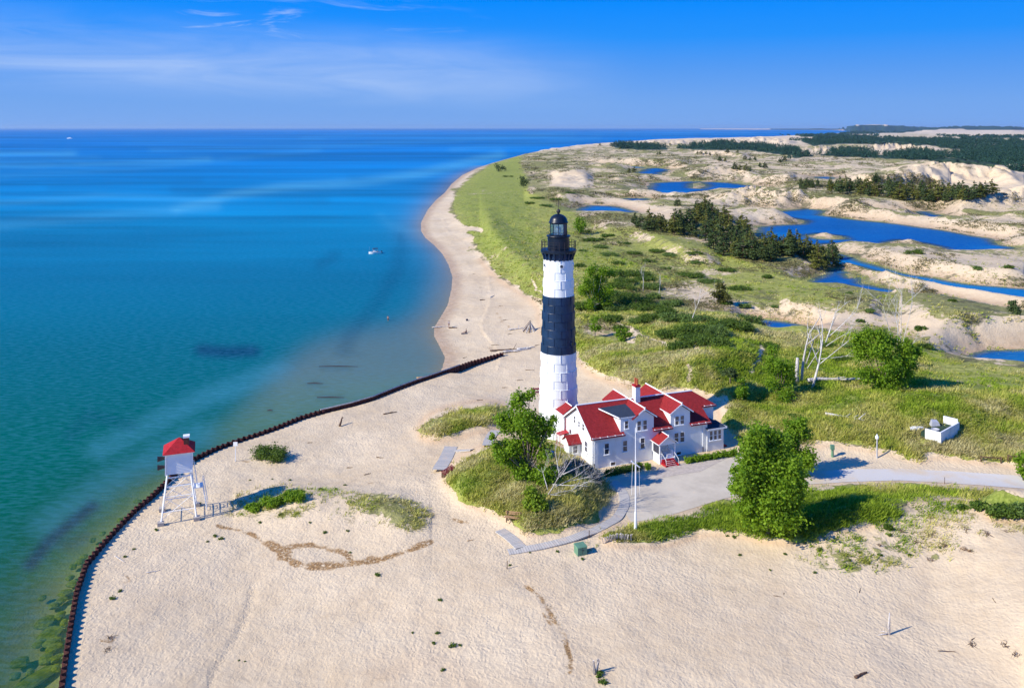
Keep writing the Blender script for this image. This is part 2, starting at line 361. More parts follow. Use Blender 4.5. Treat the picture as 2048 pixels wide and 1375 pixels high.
# ------------------------------------------------------------------ masks
G = Z(); B = Z(); WET = Z(); FO = Z(); ROADM = Z()
GREEN = [(1040, 303), (990, 322), (960, 340), (930, 360), (908, 390), (903, 420), (915, 440), (945, 475), (960, 510), (990, 545), (1030, 572), (1085, 605), (1085, 660), (1150, 700), (1175, 738), (1230, 760), (1300, 774), (1395, 782), (1438, 795), (1450, 850), (1475, 885), (1560, 905), (1620, 888), (1660, 882), (1700, 888), (1790, 905), (1835, 925), (1860, 906), (1950, 918), (2048, 927), (2300, 935), (2300, 745), (1930, 725), (1850, 690), (1760, 665), (1620, 655), (1520, 640), (1480, 600), (1620, 560), (1500, 525), (1400, 490), (1300, 455), (1200, 445), (1150, 430), (1140, 400), (1060, 385), (1050, 350), (1040, 330)]
FIELD = [(1040, 303), (1100, 300), (1250, 287), (1500, 278), (1700, 268), (2300, 262), (2300, 750), (1930, 725), (1760, 665), (1520, 640), (1480, 600), (1300, 450), (1140, 430), (1100, 400), (1040, 350)]
fill(FIELD, G, .52, 'set'); fill([(1100, 310), (1500, 300), (2300, 320), (2300, 400), (1700, 365), (1300, 330)], G, .42, 'set')
fill(GREEN, G, .92, 'set')
fill([(1150, 440), (1300, 455), (1480, 530), (1640, 560), (1700, 600), (1500, 620), (1350, 560), (1150, 480)], G, .72, 'set')
fill([(1430, 600), (1640, 600), (1850, 620), (2000, 640), (2048, 660), (1930, 680), (1760, 640), (1560, 640)], G, .62, 'set')
fill([(1040, 340), (1150, 330), (1160, 430), (1080, 400)], G, .55, 'set')
for pl, v in (([(1200, 600), (1300, 570), (1400, 560), (1460, 600), (1400, 615), (1260, 620)], .5),
              ([(1380, 600), (1460, 600), (1520, 620), (1530, 640), (1440, 625), (1385, 620)], .35),   # sandy patches
              ([(1620, 622), (1780, 625), (1900, 640), (1960, 690), (1990, 700), (1950, 718), (1900, 690), (1820, 655), (1740, 650), (1650, 650)], .12),
              ([(1960, 640), (2048, 640), (2300, 650), (2300, 700), (2048, 695), (1960, 690)], .1),
              ([(1150, 655), (1200, 640), (1260, 655), (1270, 690), (1180, 670)], .45),
              ([(1990, 350), (2048, 340), (2300, 340), (2300, 420), (2048, 400), (1800, 345), (1900, 335)], .1),
              ([(1185, 395), (1250, 398), (1340, 418), (1400, 440), (1350, 450), (1270, 420)], .05),
              ([(1100, 345), (1170, 340), (1185, 370), (1150, 378), (1105, 370)], .05),
              ([(1640, 415), (1760, 425), (1900, 445), (2048, 470), (2300, 500), (2300, 520), (2048, 480), (1985, 478), (1900, 462), (1800, 448), (1700, 438)], .15),
              ([(1850, 560), (1950, 575), (2048, 595), (2048, 620), (1900, 590), (1840, 575)], .05),
              ([(1740, 490), (1900, 505), (2048, 520), (2048, 560), (1900, 545), (1760, 515)], .28),
              ([(1850, 690), (1930, 722), (2300, 742), (2300, 800), (1850, 775)], .79)):
    fill(pl, G, v, 'set')
# grass below the road, mounds, tufts
LOWROAD = [(1190, 1068), (1225, 1085), (1330, 1086), (1400, 1062), (1460, 1062), (1540, 1078), (1600, 1080), (1640, 1066), (1700, 1054), (1780, 1038), (1830, 1024), (1900, 1030), (2048, 1035), (2300, 1035), (2300, 985), (2048, 986), (1900, 974), (1800, 967), (1700, 970), (1620, 977), (1500, 1002), (1440, 1006), (1360, 1030), (1310, 1042), (1240, 1056)]
fill(LOWROAD, G, 1.0); fill([(1560, 1078), (1700, 1030), (1900, 1020), (2300, 1040), (2300, 1075), (2048, 1075), (1850, 1130), (1700, 1150), (1600, 1120)], G, .36)
fill([(1750, 1000), (1900, 990), (1990, 1010), (1960, 1030), (1800, 1030)], G, .55, 'set')
TREEMOUND = [(890, 960), (905, 930), (960, 900), (1010, 880), (1100, 880), (1180, 930), (1225, 975), (1215, 1010), (1160, 1042), (1100, 1057), (1050, 1066), (1035, 1045), (990, 1020), (930, 1000)]
fill(TREEMOUND, G, 1.0)
fill([(835, 860), (860, 835), (900, 818), (960, 808), (1010, 810), (1010, 845), (960, 855), (900, 872), (850, 878)], G, .95)
fill([(450, 1010), (480, 985), (560, 968), (640, 972), (700, 985), (800, 993), (862, 1018), (870, 1048), (825, 1064), (740, 1045), (660, 1035), (560, 1035), (500, 1040), (450, 1035)], G, .44)
fill([(640, 980), (780, 992), (860, 1020), (866, 1040), (820, 1050), (700, 1010)], G, .62)
fill([(1200, 770), (1300, 774), (1390, 782), (1300, 782)], G, .5); fill([(1150, 1085), (1200, 1085), (1200, 1108), (1140, 1105)], G, .4)
for px, py, r in ((900, 418, 10), (925, 435, 14), (905, 380, 8), (928, 465, 14), (943, 490, 10), (935, 500, 8)): stroke([(px, py), (px+r, py)], G, .6, 5)
# sandy footpaths and bare strips in the grass
bare = Z()
for pts, w in (([(1525, 690), (1520, 710), (1508, 730), (1505, 745)], 4), ([(1453, 795), (1447, 815), (1443, 850), (1440, 880)], 6), ([(1530, 850), (1535, 870)], 4), ([(1232, 645), (1270, 660), (1300, 675), (1318, 683), (1350, 693), (1390, 697), (1430, 690)], 2.2), ([(1060, 560), (1085, 585)], 1.6), ([(960, 460), (930, 455)], 5), ([(1370, 695), (1378, 730), (1375, 760)], 1.8), ([(1255, 655), (1275, 670), (1250, 685)], 3)):
    stroke(pts, bare, 1., w)
# tangle of dead grass and seaweed
for pts, w, v in (([(440, 1052), (470, 1060), (505, 1072), (545, 1095)], 7, .8), ([(535, 1085), (560, 1098), (575, 1115), (600, 1128), (650, 1131), (700, 1125), (745, 1122)], 11, 1.), ([(575, 1095), (620, 1090), (680, 1100), (700, 1112)], 9, .9), ([(560, 1118), (570, 1095), (585, 1105)], 7, .9), ([(700, 1125), (760, 1120), (800, 1102), (858, 1080)], 10, .95), ([(770, 1118), (740, 1112)], 8, .8),
                  ([(1060, 1170), (1080, 1190), (1100, 1215), (1110, 1235)], 5.5, .9), ([(1108, 1235), (1120, 1255), (1130, 1290), (1142, 1320), (1135, 1345)], 5.5, .85), ([(1090, 1225), (1105, 1250)], 4, .7),
                  ([(205, 1275), (225, 1280), (235, 1270)], 6, .7), ([(205, 1300), (240, 1295)], 3, .6), ([(245, 1145), (255, 1160), (235, 1165)], 4, .6), ([(222, 1225), (235, 1235)], 5, .5),
                  ([(735, 968), (780, 966)], 3, .8), ([(775, 955), (800, 945)], 3, .6), ([(835, 985), (850, 982)], 3.5, .8), ([(905, 1038), (932, 1045)], 5, .9), ([(478, 923), (500, 926)], 2.5, .8), ([(490, 922), (540, 928)], 2, .7),
                  ([(690, 848), (710, 850)], 2, .8), ([(1085, 780), (1095, 790)], 4, .5), ([(990, 622), (1003, 640), (1020, 655), (1012, 668)], 3, .8), ([(985, 612), (1000, 615)], 2.5, .8), ([(975, 695), (1010, 700)], 3, .8), ([(950, 548), (960, 560), (965, 590)], 2.5, .6), ([(1165, 765), (1185, 775)], 3, .6), ([(1220, 790), (1245, 798), (1262, 800)], 2.5, .6), ([(410, 1375), (440, 1340)], 1, .1),
                  ([(1790, 1050), (1850, 1100), (1870, 1130)], 3, .6), ([(1900, 1060), (1960, 1040), (2048, 1050)], 7, .5), ([(1925, 1100), (1945, 1105)], 6, .7), ([(1940, 1290), (1980, 1300)], 6, .45), ([(2000, 1280), (2040, 1300)], 5, .5), ([(1830, 1300), (1930, 1305)], 1.6, .6), ([(1880, 1165), (1930, 1170)], 3, .4), ([(1705, 1120), (1740, 1130)], 3, .5)):
    stroke(pts, B, v, w)
fill([(690, 1330), (780, 1290), (850, 1310), (880, 1375), (870, 1440), (700, 1440)], B, .20); fill([(600, 1250), (720, 1240), (740, 1330), (640, 1320)], B, .08)
B = blur(B, 1.2)
# far woods
WOODS = [[(1560, 325), (1590, 316), (1640, 312), (1700, 314), (1790, 318), (1880, 322), (1960, 330), (2048, 345), (2300, 365), (2300, 300), (2048, 306), (1960, 300), (1890, 306), (1800, 308), (1700, 306), (1640, 304), (1600, 308)],
 [(1220, 293), (1240, 288), (1270, 289), (1330, 294), (1345, 301), (1300, 301), (1240, 297)],
 [(1350, 298), (1390, 290), (1480, 287), (1560, 292), (1612, 303), (1600, 312), (1560, 309), (1500, 301), (1420, 300)],
 [(1400, 287), (1440, 283), (1480, 284), (1440, 288)],
 [(1540, 283), (1600, 276), (1700, 274), (1800, 277), (1900, 278), (2048, 281), (2300, 282), (2300, 312), (2048, 312), (1980, 305), (1900, 297), (1800, 289), (1700, 287), (1620, 292)],
 [(1600, 300), (1700, 300), (1900, 303), (1900, 309), (1700, 309), (1610, 312)],
 [(1560, 271), (1640, 269), (1700, 266), (1760, 268), (1760, 273), (1640, 275)], [(1690, 262), (1760, 259), (1850, 261), (1800, 266), (1700, 268)],
 [(1860, 269), (2048, 270), (2300, 270), (2300, 276), (2048, 276), (1900, 275)], [(1690, 250), (1830, 250), (1830, 262), (1690, 263)], [(1540, 250), (2300, 250), (2300, 259.5), (1540, 259.5)]]
SANDBAR = [[(1690, 268), (1740, 267), (1765, 271), (1700, 273)], [(1850, 266), (1960, 265), (2048, 268), (2060, 272), (1900, 272)], [(1560, 276), (1620, 275), (1645, 280), (1570, 281)], [(1880, 312), (1940, 311), (1965, 316), (1890, 317)], [(1985, 330), (2048, 328), (2060, 336), (1990, 335)], [(1945, 288), (2000, 287), (2010, 291), (1950, 292)], [(1455, 283), (1520, 278), (1600, 282), (1625, 291), (1560, 294)], [(1596, 298), (1650, 296), (1668, 304), (1630, 311), (1602, 309)], [(1700, 292), (1780, 286), (1875, 292), (1885, 299), (1760, 300)], [(1715, 303), (1780, 299), (1825, 305), (1760, 310)], [(1850, 300), (1920, 302), (1935, 309), (1870, 308)], [(1690, 324), (1760, 323), (1765, 329), (1700, 329)], [(1830, 260), (1900, 258.5), (2048, 261), (2048, 266), (1900, 265)], [(1790, 275), (1920, 275), (1900, 278), (1800, 278)]]
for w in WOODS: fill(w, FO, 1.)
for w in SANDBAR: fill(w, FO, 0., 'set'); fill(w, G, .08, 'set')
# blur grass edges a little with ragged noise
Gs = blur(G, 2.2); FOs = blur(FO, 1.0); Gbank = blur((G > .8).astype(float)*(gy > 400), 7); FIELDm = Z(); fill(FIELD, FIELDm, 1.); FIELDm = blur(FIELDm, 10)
# levelled ground: house, car park, road
FLAT = Z(); LOT = [(1150, 860), (1185, 945), (1205, 1000), (1235, 1045), (1290, 1048), (1360, 1026), (1440, 1000), (1500, 985), (1620, 968), (1800, 962), (1900, 968), (2048, 980), (2300, 985), (2300, 955), (2048, 950), (1950, 938), (1850, 928), (1760, 915), (1700, 905), (1640, 905), (1500, 925), (1460, 880), (1440, 860), (1300, 800), (1100, 850)]
fill(LOT, FLAT, 1.); FLAT = blur(FLAT, 6)
# ------------------------------------------------------------------ relief
RIDGES = [  # crest in the photograph, height, softness below / above the crest (px)
 ([(1400, 1050), (1560, 1050), (1700, 1020), (1850, 1010), (2048, 1022), (2300, 1022)], [.2, .9, 1.9, 2.6, 2.8, 2.6], 78, 15),
 ([(1850, 1150), (1950, 1170), (2048, 1200), (2300, 1200)], [0, 1., 2.6, 3.5], 110, 120),
 ([(2048, 1330), (2300, 1300)], [1.2, 3.], 80, 60),
 ([(905, 945), (960, 930), (1060, 950), (1150, 975), (1200, 990)], [.4, 1.5, 2., 1.8, .6], 55, 38),
 ([(850, 852), (920, 835), (1000, 830)], [.4, 1.3, .7], 22, 18),
 ([(470, 995), (560, 985), (700, 995), (800, 1008), (860, 1030)], [.5, 1.1, 1., 1.2, .7], 42, 16),
 ([(1160, 700), (1260, 715), (1380, 720), (1470, 705), (1540, 700)], [.5, 2., 3., 3., 1.2], 34, 26),
 ([(1540, 830), (1700, 820), (1850, 800), (2048, 790), (2300, 790)], [1., 2., 2.5, 2.2, 2.2], 55, 45),
 ([(960, 420), (1000, 480), (1050, 525), (1110, 560), (1140, 590)], [1.5, 2.6, 3., 3., 1.5], 26, 26),
 ([(1300, 640), (1400, 650), (1480, 640)], [1., 2., 1.], 22, 22),
 ([(1050, 385), (1110, 380), (1200, 400)], [3.5, 4., 0], 10, 6), ([(1190, 448), (1270, 455), (1380, 500), (1440, 520)], [2., 3., 3.5, 2.], 14, 14),
 ([(1105, 345), (1150, 342), (1185, 352)], [4., 7., 3.], 12, 5), ([(1260, 380), (1300, 384), (1330, 388)], [3, 4.5, 1], 6, 5),
 ([(1370, 346), (1420, 339), (1480, 340), (1530, 352), (1590, 350)], [3, 8., 7, 3., 7], 7, 4), ([(1420, 391), (1500, 384), (1560, 386), (1620, 392), (1700, 396)], [3, 8., 6, 7., 4], 8, 5),
 ([(1650, 404), (1720, 400), (1800, 408), (1900, 402), (2000, 392), (2048, 388), (2300, 388)], [3, 5., 4, 4.5, 7, 9, 9], 9, 6),
 ([(1650, 424), (1720, 432), (1800, 440), (1900, 452), (1970, 465)], [1, 3, 3.5, 3.5, 2.5], 6, 5), ([(1520, 436), (1560, 436), (1600, 443)], [1.5, 3., 1.2], 4, 4),
 ([(1690, 350), (1760, 346), (1830, 338), (1900, 336), (1980, 340), (2048, 352)], [3, 7., 13, 17, 12, 9], 12, 3.5), ([(1700, 352), (1760, 362), (1840, 358), (1900, 362)], [3, 6, 7, 5], 5, 4),
 ([(1180, 320), (1250, 316), (1330, 318), (1380, 322)], [3, 6, 6, 4], 6, 4), ([(1390, 300), (1430, 302), (1500, 309)], [6, 8, 4], 5, 2.5), ([(1230, 290), (1300, 284), (1400, 281), (1450, 282)], [3, 12, 11, 9], 3, 2),
 ([(1460, 280), (1520, 279), (1590, 284)], [9, 17, 10], 3, 1.5), ([(1600, 298), (1650, 297), (1665, 300)], [5, 12, 5], 3, 1.5), ([(1700, 294), (1790, 290), (1880, 297)], [5, 15, 4], 2.5, 1.5), ([(1840, 262), (1900, 260), (1960, 259.5), (2048, 261)], [20, 34, 30, 26], 2, 1),
 ([(1640, 260), (1700, 260), (1750, 260), (1800, 260), (1860, 260)], [10, 75, 95, 60, 20], 1.2, 1.2), ([(1440, 258.8), (1700, 258.8), (2048, 258.8), (2300, 258.8)], [30, 55, 85, 80], .8, .6),
 ([(1740, 487), (1800, 488), (1860, 492)], [0, 1.2, .6], 4, 3), ([(1740, 520), (1850, 530), (1950, 545), (2048, 545)], [2, 3.2, 3, 3.5], 14, 12), ([(1860, 575), (1950, 590), (2048, 608)], [.7, .9, .8], 6, 6), ([(1760, 560), (1790, 570), (1830, 578)], [1.5, 2.5, 1.5], 8, 7),
 ([(1800, 620), (1900, 620), (2000, 640), (2048, 645), (2300, 650)], [3, 5, 4.5, 5, 5], 34, 16), ([(1560, 600), (1650, 600), (1760, 612)], [1.5, 2., 2.], 16, 14)]
def relief(u, sy, base):
    h = base
    for pts, hs_, sf, sb in RIDGES:
        p = np.array(pts, float); cy = np.interp(u, p[:, 0], p[:, 1]); a = np.interp(u, p[:, 0], hs_, left=0, right=hs_[-1] if p[-1, 0] >= 2300 else 0)
        w = max(25., (p[-1, 0]-p[0, 0])*(.32 if p[0, 1] > 750 else .18))
        a = a*smooth(u, p[0, 0]-w*.3, p[0, 0]+w*.7)*(1 if p[-1, 0] >= 2300 else (1-smooth(u, p[-1, 0]-w*.7, p[-1, 0]+w*.3)))
        d = sy-cy; h = h+a*np.exp(-.5*(np.where(d > 0, d/sf, d/sb))**2)
    return h
wS = 1-smooth(dwall, 2, 26)                          # near the piling the sand is held level
wS = wS*smooth(V0, 745, 775)
hn = 1.5*(1-np.exp(-np.maximum(land, 0)/17.))+.25*smooth(land, 8, 30)
hb = hn*(1-wS)+(1.05+.2*smooth(land, 0, 10))*wS+1.45*smooth(land, 10, 55)
hb = hb+np.where(YY > 300, 0, 0)
bed = -np.minimum(6., .02+.045*dl)*(1-wS)-wS*np.minimum(4., .7+.09*dl)
fld = np.clip(samp(FIELDm, UU, V0), 0, 1)
dn = fbm(XX*.55+YY*.25, YY*.9, 55, 4, 3); dr = ridged(XX*.8+YY*.3, YY-XX*.2, 70, 4, 11)
ampl = fld*smooth(YY, 230, 420)*(1.+.9*smooth(YY, 700, 2500))
near = fbm(XX, YY, 9, 4, 21)-.5; fine = fbm(XX, YY, 2.4, 3, 31)-.5
sc_ = smooth(YY, 250, 420)*(1-smooth(YY, 1600, 3500)); d2 = ridged(XX+YY*.4, YY-XX*.3, 24, 3, 91); d3 = ridged(XX*.9-YY*.2, YY*.9, 11, 2, 97)
DUNE = ampl*(1-.8*smooth(YY, 3500, 8000))*(5.5*dr*dn*1.5-.9)+fld*sc_*(1.9*(d2-.35)+.7*(d3-.4)*(1-smooth(YY, 700, 1200)))
hg = hb+DUNE
SY = HY+(V0-HY)*(H-np.clip(hg, 0, 30))/H
land01 = smooth(land, 2, 12)
for it in range(4):
    gb = samp(Gbank, UU, SY); fl = samp(FLAT, UU, SY); gg = samp(Gs, UU, SY)
    h = hb+DUNE*(1-smooth(gb, .2, .9)*.7)+gb*(1.1+2.4*near)*(1-fl)*smooth(YY, 0, 400)**0+gg*fine*.5
    h = relief(UU, SY, h)+near*.25*(1-gb)*land01+fine*.05*(1-fl)
    h = h*(1-fl)+3.0*fl
    h = np.where(land > 0, np.minimum(h, hb*0+.05+np.maximum(0, land)*.55+1.2*wS+0*h) if it < 0 else h, bed)
    h = np.where(land > 0, h*land01+np.where(wS > .3, 1.1, hb)*(1-land01), bed)
    SY = .35*SY+.65*(HY+(V0-HY)*(H-np.maximum(h, 0))/H)
# ponds cut into it
pd = np.full(UU.shape, 1e9); pin = np.zeros(UU.shape, bool)
for q in PONDS:
    w = ref_world(lift(q, ZP)); mgn = 80
    x0, y0 = w.min(0)-mgn; x1, y1 = w.max(0)+mgn; sel = (XX > x0) & (XX < x1) & (YY > y0) & (YY < y1)
    d_, i_ = sdist(lift(q, ZP), XX[sel], YY[sel]); 
    ww = (fbm(XX[sel], YY[sel], 14, 3, 5)-.5)*np.clip(YY[sel]/170., 1, 6)*1.6
    s_ = np.where(i_, -d_, d_)+ww
    pd[sel] = np.minimum(pd[sel], s_)
for q in ([(1612, 471), (1640, 467), (1682, 472), (1690, 478), (1640, 478)], [(1776, 485), (1800, 480), (1850, 487), (1885, 495), (1840, 496), (1790, 491)], [(1385, 367), (1400, 365), (1412, 371), (1400, 377), (1386, 376)], [(1690, 548), (1705, 545), (1730, 553), (1700, 556)]):
    w = ref_world(lift(q, ZP)); x0, y0 = w.min(0)-60; x1, y1 = w.max(0)+60; sel = (XX > x0) & (XX < x1) & (YY > y0) & (YY < y1); d_, i_ = sdist(lift(q, ZP), XX[sel], YY[sel]); pd[sel] = np.maximum(pd[sel], np.where(i_, d_, -d_)*1.0)
rr = np.clip(YY/28, 7, 30); pd = np.where(pd > 70, 1e9, pd); wp_ = 1-smooth(pd, 30, 65)
sh = smooth(pd, 0, 1.*rr)
h = np.where(pd < 1e8, np.where(pd < 0, ZP-np.minimum(1.2, .12*-pd+.03), ZP+.03+(np.maximum(h, (ZP+.25)*wp_+h*(1-wp_))-ZP)*sh-.03*(1-wp_)+np.minimum(pd*.03, .25)*(1-sh)), h)
h = np.where((land > 12) & (pd > 0), np.maximum(h, ZP+.12), h)
HG = h; SY = HY+(V0-HY)*(H-HG)/H
print('terrain', HG.shape, HG.min(), HG.max())
def ground_hit(px, py):
    """the first ground point under a pixel"""
    i = int(np.clip(np.searchsorted(U, px)-1, 0, len(U)-2)); t = (px-U[i])/(U[i+1]-U[i])
    sy = SY[:, i]*(1-t)+SY[:, i+1]*t; hh = HG[:, i]*(1-t)+HG[:, i+1]*t
    j = len(VV)-1
    while j > 0 and sy[j] > py: j -= 1
    j = min(j, len(VV)-2); a = (py-sy[j])/(sy[j+1]-sy[j]+1e-9); v = VV[j]+(VV[j+1]-VV[j])*min(1, max(0, a)); z = hh[j]+(hh[j+1]-hh[j])*min(1, max(0, a))
    D = F*H/(v-HY); return Vector(((px-CX)/F*D, D, z))
def hit_many(px, py):
    i = np.clip(np.searchsorted(U, px)-1, 0, len(U)-2)
    out = np.zeros((len(px), 3))
    order = np.argsort(i); 
    for c in np.unique(i):
        k = np.where(i == c)[0]; sy = SY[:, c]; mx = np.maximum.accumulate(sy)
        j = np.clip(np.searchsorted(mx, py[k]), 1, len(VV)-1); a = np.clip((py[k]-mx[j-1])/(mx[j]-mx[j-1]+1e-6), 0, 1)
        v = VV[j-1]+(VV[j]-VV[j-1])*a; z = HG[j-1, c]+(HG[j, c]-HG[j-1, c])*a; D = F*H/(v-HY); out[k] = np.stack([(px[k]-CX)/F*D, D, z], 1)
    return out
def zat(x, y):
    v = HY+F*H/y; u = CX+F*x/y; i = int(np.clip(np.searchsorted(U, u)-1, 0, len(U)-2)); j = int(np.clip(np.searchsorted(VV, v)-1, 0, len(VV)-2))
    a = (u-U[i])/(U[i+1]-U[i]); b = (v-VV[j])/(VV[j+1]-VV[j])
    return float((HG[j, i]*(1-a)+HG[j, i+1]*a)*(1-b)+(HG[j+1, i]*(1-a)+HG[j+1, i+1]*a)*b)
def pxm(p): return F/p.y          # pixels per metre at a point
# ------------------------------------------------------------------ ground sheet
nr, nc = HG.shape; idx = np.arange(nr*nc).reshape(nr, nc)
quads = np.stack([idx[:-1, :-1], idx[1:, :-1], idx[1:, 1:], idx[:-1, 1:]], -1).reshape(-1, 4)
SYs = SY
jx = (fbm(XX, YY, 5, 4, 61)-.5); jy = (fbm(XX, YY, 5, 4, 71)-.5); ps = F/YY
JU = UU+jx*ps*3.2; JV = SYs+jy*ps*3.2*np.clip((SYs-HY)/F, .02, 1)*2.2
g_ = samp(Gs, JU, JV)*(1-samp(blur(bare, .7), JU, JV))*np.where(land > 2, 1, 0); g_ = np.where((YY < 190) & (g_ < .75), g_*(.55+.45*smooth(g_, .5, .75)), g_)
b_ = samp(B, UU+jx*ps*1.6, SYs+jy*ps*.9)*np.clip(.25+1.5*fbm(XX, YY, 1.6, 3, 83), 0, 1.2); f_ = samp(FOs, UU, SYs)*(YY > 600)
wet = np.where(land > 0, 1-smooth(land, .8, 4.+YY*.005), 1)*(1-wS)
wet = np.maximum(wet, np.where(pd < 1e8, 1-smooth(pd, 0, np.clip(YY/38, 4, 22)), 0)*.95)
c1 = np.stack([g_, b_, wet, f_], -1).reshape(-1, 4)
gpos = samp(blur(Z()+0, 0), UU, SYs)
LUSH = Z()
for pl, v in ((LOWROAD, .9), ([(1200, 620), (1330, 640), (1400, 640), (1520, 680), (1540, 720), (1440, 700), (1300, 680), (1170, 640)], .8), ([(1440, 700), (1540, 700), (1700, 740), (1900, 760), (2048, 760), (2048, 800), (1700, 830), (1560, 860), (1450, 800)], .65), ([(903, 400), (960, 345), (1040, 305), (1060, 400), (1085, 600), (960, 500)], .45), ([(1630, 362), (1700, 385), (1760, 395), (1700, 400), (1600, 392), (1540, 392)], .8), ([(1880, 435), (1960, 440), (1960, 452), (1890, 450)], .9), (TREEMOUND, .5), ([(1155, 480), (1250, 500), (1400, 560), (1300, 590), (1155, 560)], .35)):
    fill(pl, LUSH, v)
LUSH = blur(LUSH, 5)
TRK = Z(); BRN = Z()
for pts, w, v in (([(505, 1165), (500, 1210), (480, 1260), (450, 1310), (425, 1350), (412, 1400)], 9, 1.), ([(870, 960), (910, 1030), (960, 1090), (1030, 1150), (1060, 1180)], 22, .5), ([(960, 1060), (1010, 1100), (1060, 1120), (1100, 1180), (1160, 1300), (1190, 1400)], 26, .45), ([(880, 760), (860, 800), (800, 860), (700, 900)], 14, .4), ([(900, 950), (930, 960), (990, 1060)], 8, .7)): stroke(pts, TRK, v, w)
for pts, w, v in (([(700, 1200), (850, 1240), (900, 1300)], 30, .35), ([(760, 1340), (860, 1320), (930, 1360)], 34, .7), ([(1060, 1150), (1120, 1240), (1150, 1330)], 22, .4), ([(500, 1330), (560, 1300)], 30, .25), ([(1500, 1100), (1560, 1180)], 30, .3), ([(1250, 1150), (1350, 1200)], 40, .2), ([(905, 1020), (960, 1080)], 18, .3), ([(860, 890), (900, 940)], 12, .2)): stroke(pts, BRN, v, w)
TRK = blur(TRK, 2.); BRN = blur(BRN, 8)
gb_ = samp(Gbank, UU, SYs); scarp = np.exp(-((gb_-.30)/.16)**2)*(1-samp(FLAT, UU, SYs))*(YY < 330)*smooth(land, 6, 14)
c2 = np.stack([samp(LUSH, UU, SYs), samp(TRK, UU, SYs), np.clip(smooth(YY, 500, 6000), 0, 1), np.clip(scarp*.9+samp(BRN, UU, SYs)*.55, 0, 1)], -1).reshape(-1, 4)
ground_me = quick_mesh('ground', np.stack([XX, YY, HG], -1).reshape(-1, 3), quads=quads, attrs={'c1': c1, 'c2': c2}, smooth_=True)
ground_me.polygons.foreach_set('use_smooth', np.ones(len(quads), bool))
g = NG('sand_and_dune_grass'); pos = g.pos(); A1 = g.attr('c1'); s1 = g.n('ShaderNodeSeparateColor'); g.l(A1.outputs['Color'], s1.inputs[0]); A2 = g.attr('c2'); s2 = g.n('ShaderNodeSeparateColor'); g.l(A2.outputs['Color'], s2.inputs[0])
scp = A2.outputs['Alpha']; trk = s2.outputs[1]
gr, br, we = s1.outputs[0], s1.outputs[1], s1.outputs[2]; fo = A1.outputs['Alpha']; lu, far = s2.outputs[0], s2.outputs[2]
n1 = g.noise(.06, 5, .6, pos); n2 = g.noise(.6, 5, .65, pos); n3 = g.noise(2.6, 3, .6, pos); n4 = g.noise(.013, 6, .62, pos); n5 = g.noise(7., 2, .6, pos)
sand = g.mix(g.rng(n1, .3, .7), (.56, .435, .275), (.66, .535, .36)); sand = g.mix(g.math(g.rng(n2, .35, .7), .35), sand, (.71, .59, .405)); sand = g.mix(g.math(g.rng(n3, .55, .75), .22), sand, (.36, .25, .17))
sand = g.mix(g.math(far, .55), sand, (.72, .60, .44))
wetc = g.mix(g.rng(n2, .3, .7), (.34, .21, .11), (.46, .33, .21)); sand = g.mix(g.math(we, .75), sand, wetc)
sand = g.mix(g.math(scp, .62), sand, (.52, .34, .19)); sand = g.mix(g.math(g.rng(n4, .40, .62), .22), sand, (.54, .41, .275)); drk = g.rng(g.noise(.5, 9, .8, pos, .6), .60, .68); sand = g.mix(g.math(drk, .30), sand, (.34, .23, .14))
# strands of wrack and dead grass
bn = g.noise(1.3, 8, .75, g.scale(pos, (1, 1, 1)), 1.2); bsum = g.math(br, g.math(bn, .62, 'SUBTRACT'), 'ADD'); bm = g.rng(g.math(g.math(br, bn), 1.0), .15, .38)
sand = g.mix(g.math(g.math(bm, .9), g.rng(n3, .33, .50)), sand, g.mix(g.rng(n5, .35, .65), (.14, .065, .02), (.44, .26, .10)))
# grass
gc = g.mix(g.rng(n2, .3, .7), (.17, .20, .03), (.40, .39, .10)); gc = g.mix(g.math(g.rng(n3, .45, .7), .5), gc, (.46, .42, .18))
gc = g.mix(g.math(g.rng(n1, .4, .65), .35), gc, (.30, .34, .05)); gl = g.mix(g.rng(n3, .3, .7), (.07, .13, .014), (.25, .33, .05)); gc = g.mix(g.math(lu, .8), gc, gl)
gd = g.rng(g.noise(.11, 6, .7, pos, .4), .55, .72); gc = g.mix(g.math(gd, .55), gc, (.13, .14, .035))
olive = g.mix(g.rng(n2, .35, .65), (.11, .105, .04), (.31, .28, .13)); patchy = g.rng(gr, .75, .5); gc = g.mix(g.math(patchy, .7), gc, olive)
cover = g.math(g.math(g.math(n2, .40), g.math(n4, .52), 'ADD'), g.math(n1, .45), 'ADD')       # 0.45..0.95
cover = g.math(g.math(gr, 1.1), g.math(g.math(cover, .69, 'SUBTRACT'), 3.6), 'ADD')
slope = g.n('ShaderNodeSeparateXYZ'); g.l(g.n('ShaderNodeNewGeometry').outputs['Normal'], slope.inputs[0])
steep = g.math(g.rng(slope.outputs[2], .985, .93), g.rng(gr, .85, .6)); cover = g.math(cover, g.math(steep, .45), 'SUBTRACT')
gm = g.rng(cover, .40, .54)
gm = g.math(gm, g.rng(gr, .02, .14))
scrub = g.rng(g.noise(.075, 8, .72, pos, .3), .53, .60); gm_s = g.math(g.math(scrub, g.rng(gr, .25, .42)), g.rng(gr, .80, .66)); 
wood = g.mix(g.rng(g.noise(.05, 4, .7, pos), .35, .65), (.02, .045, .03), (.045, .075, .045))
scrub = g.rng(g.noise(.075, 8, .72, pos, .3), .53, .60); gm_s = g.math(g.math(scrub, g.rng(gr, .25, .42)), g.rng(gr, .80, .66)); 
wood = g.mix(g.math(far, .5), wood, (.02, .07, .07))
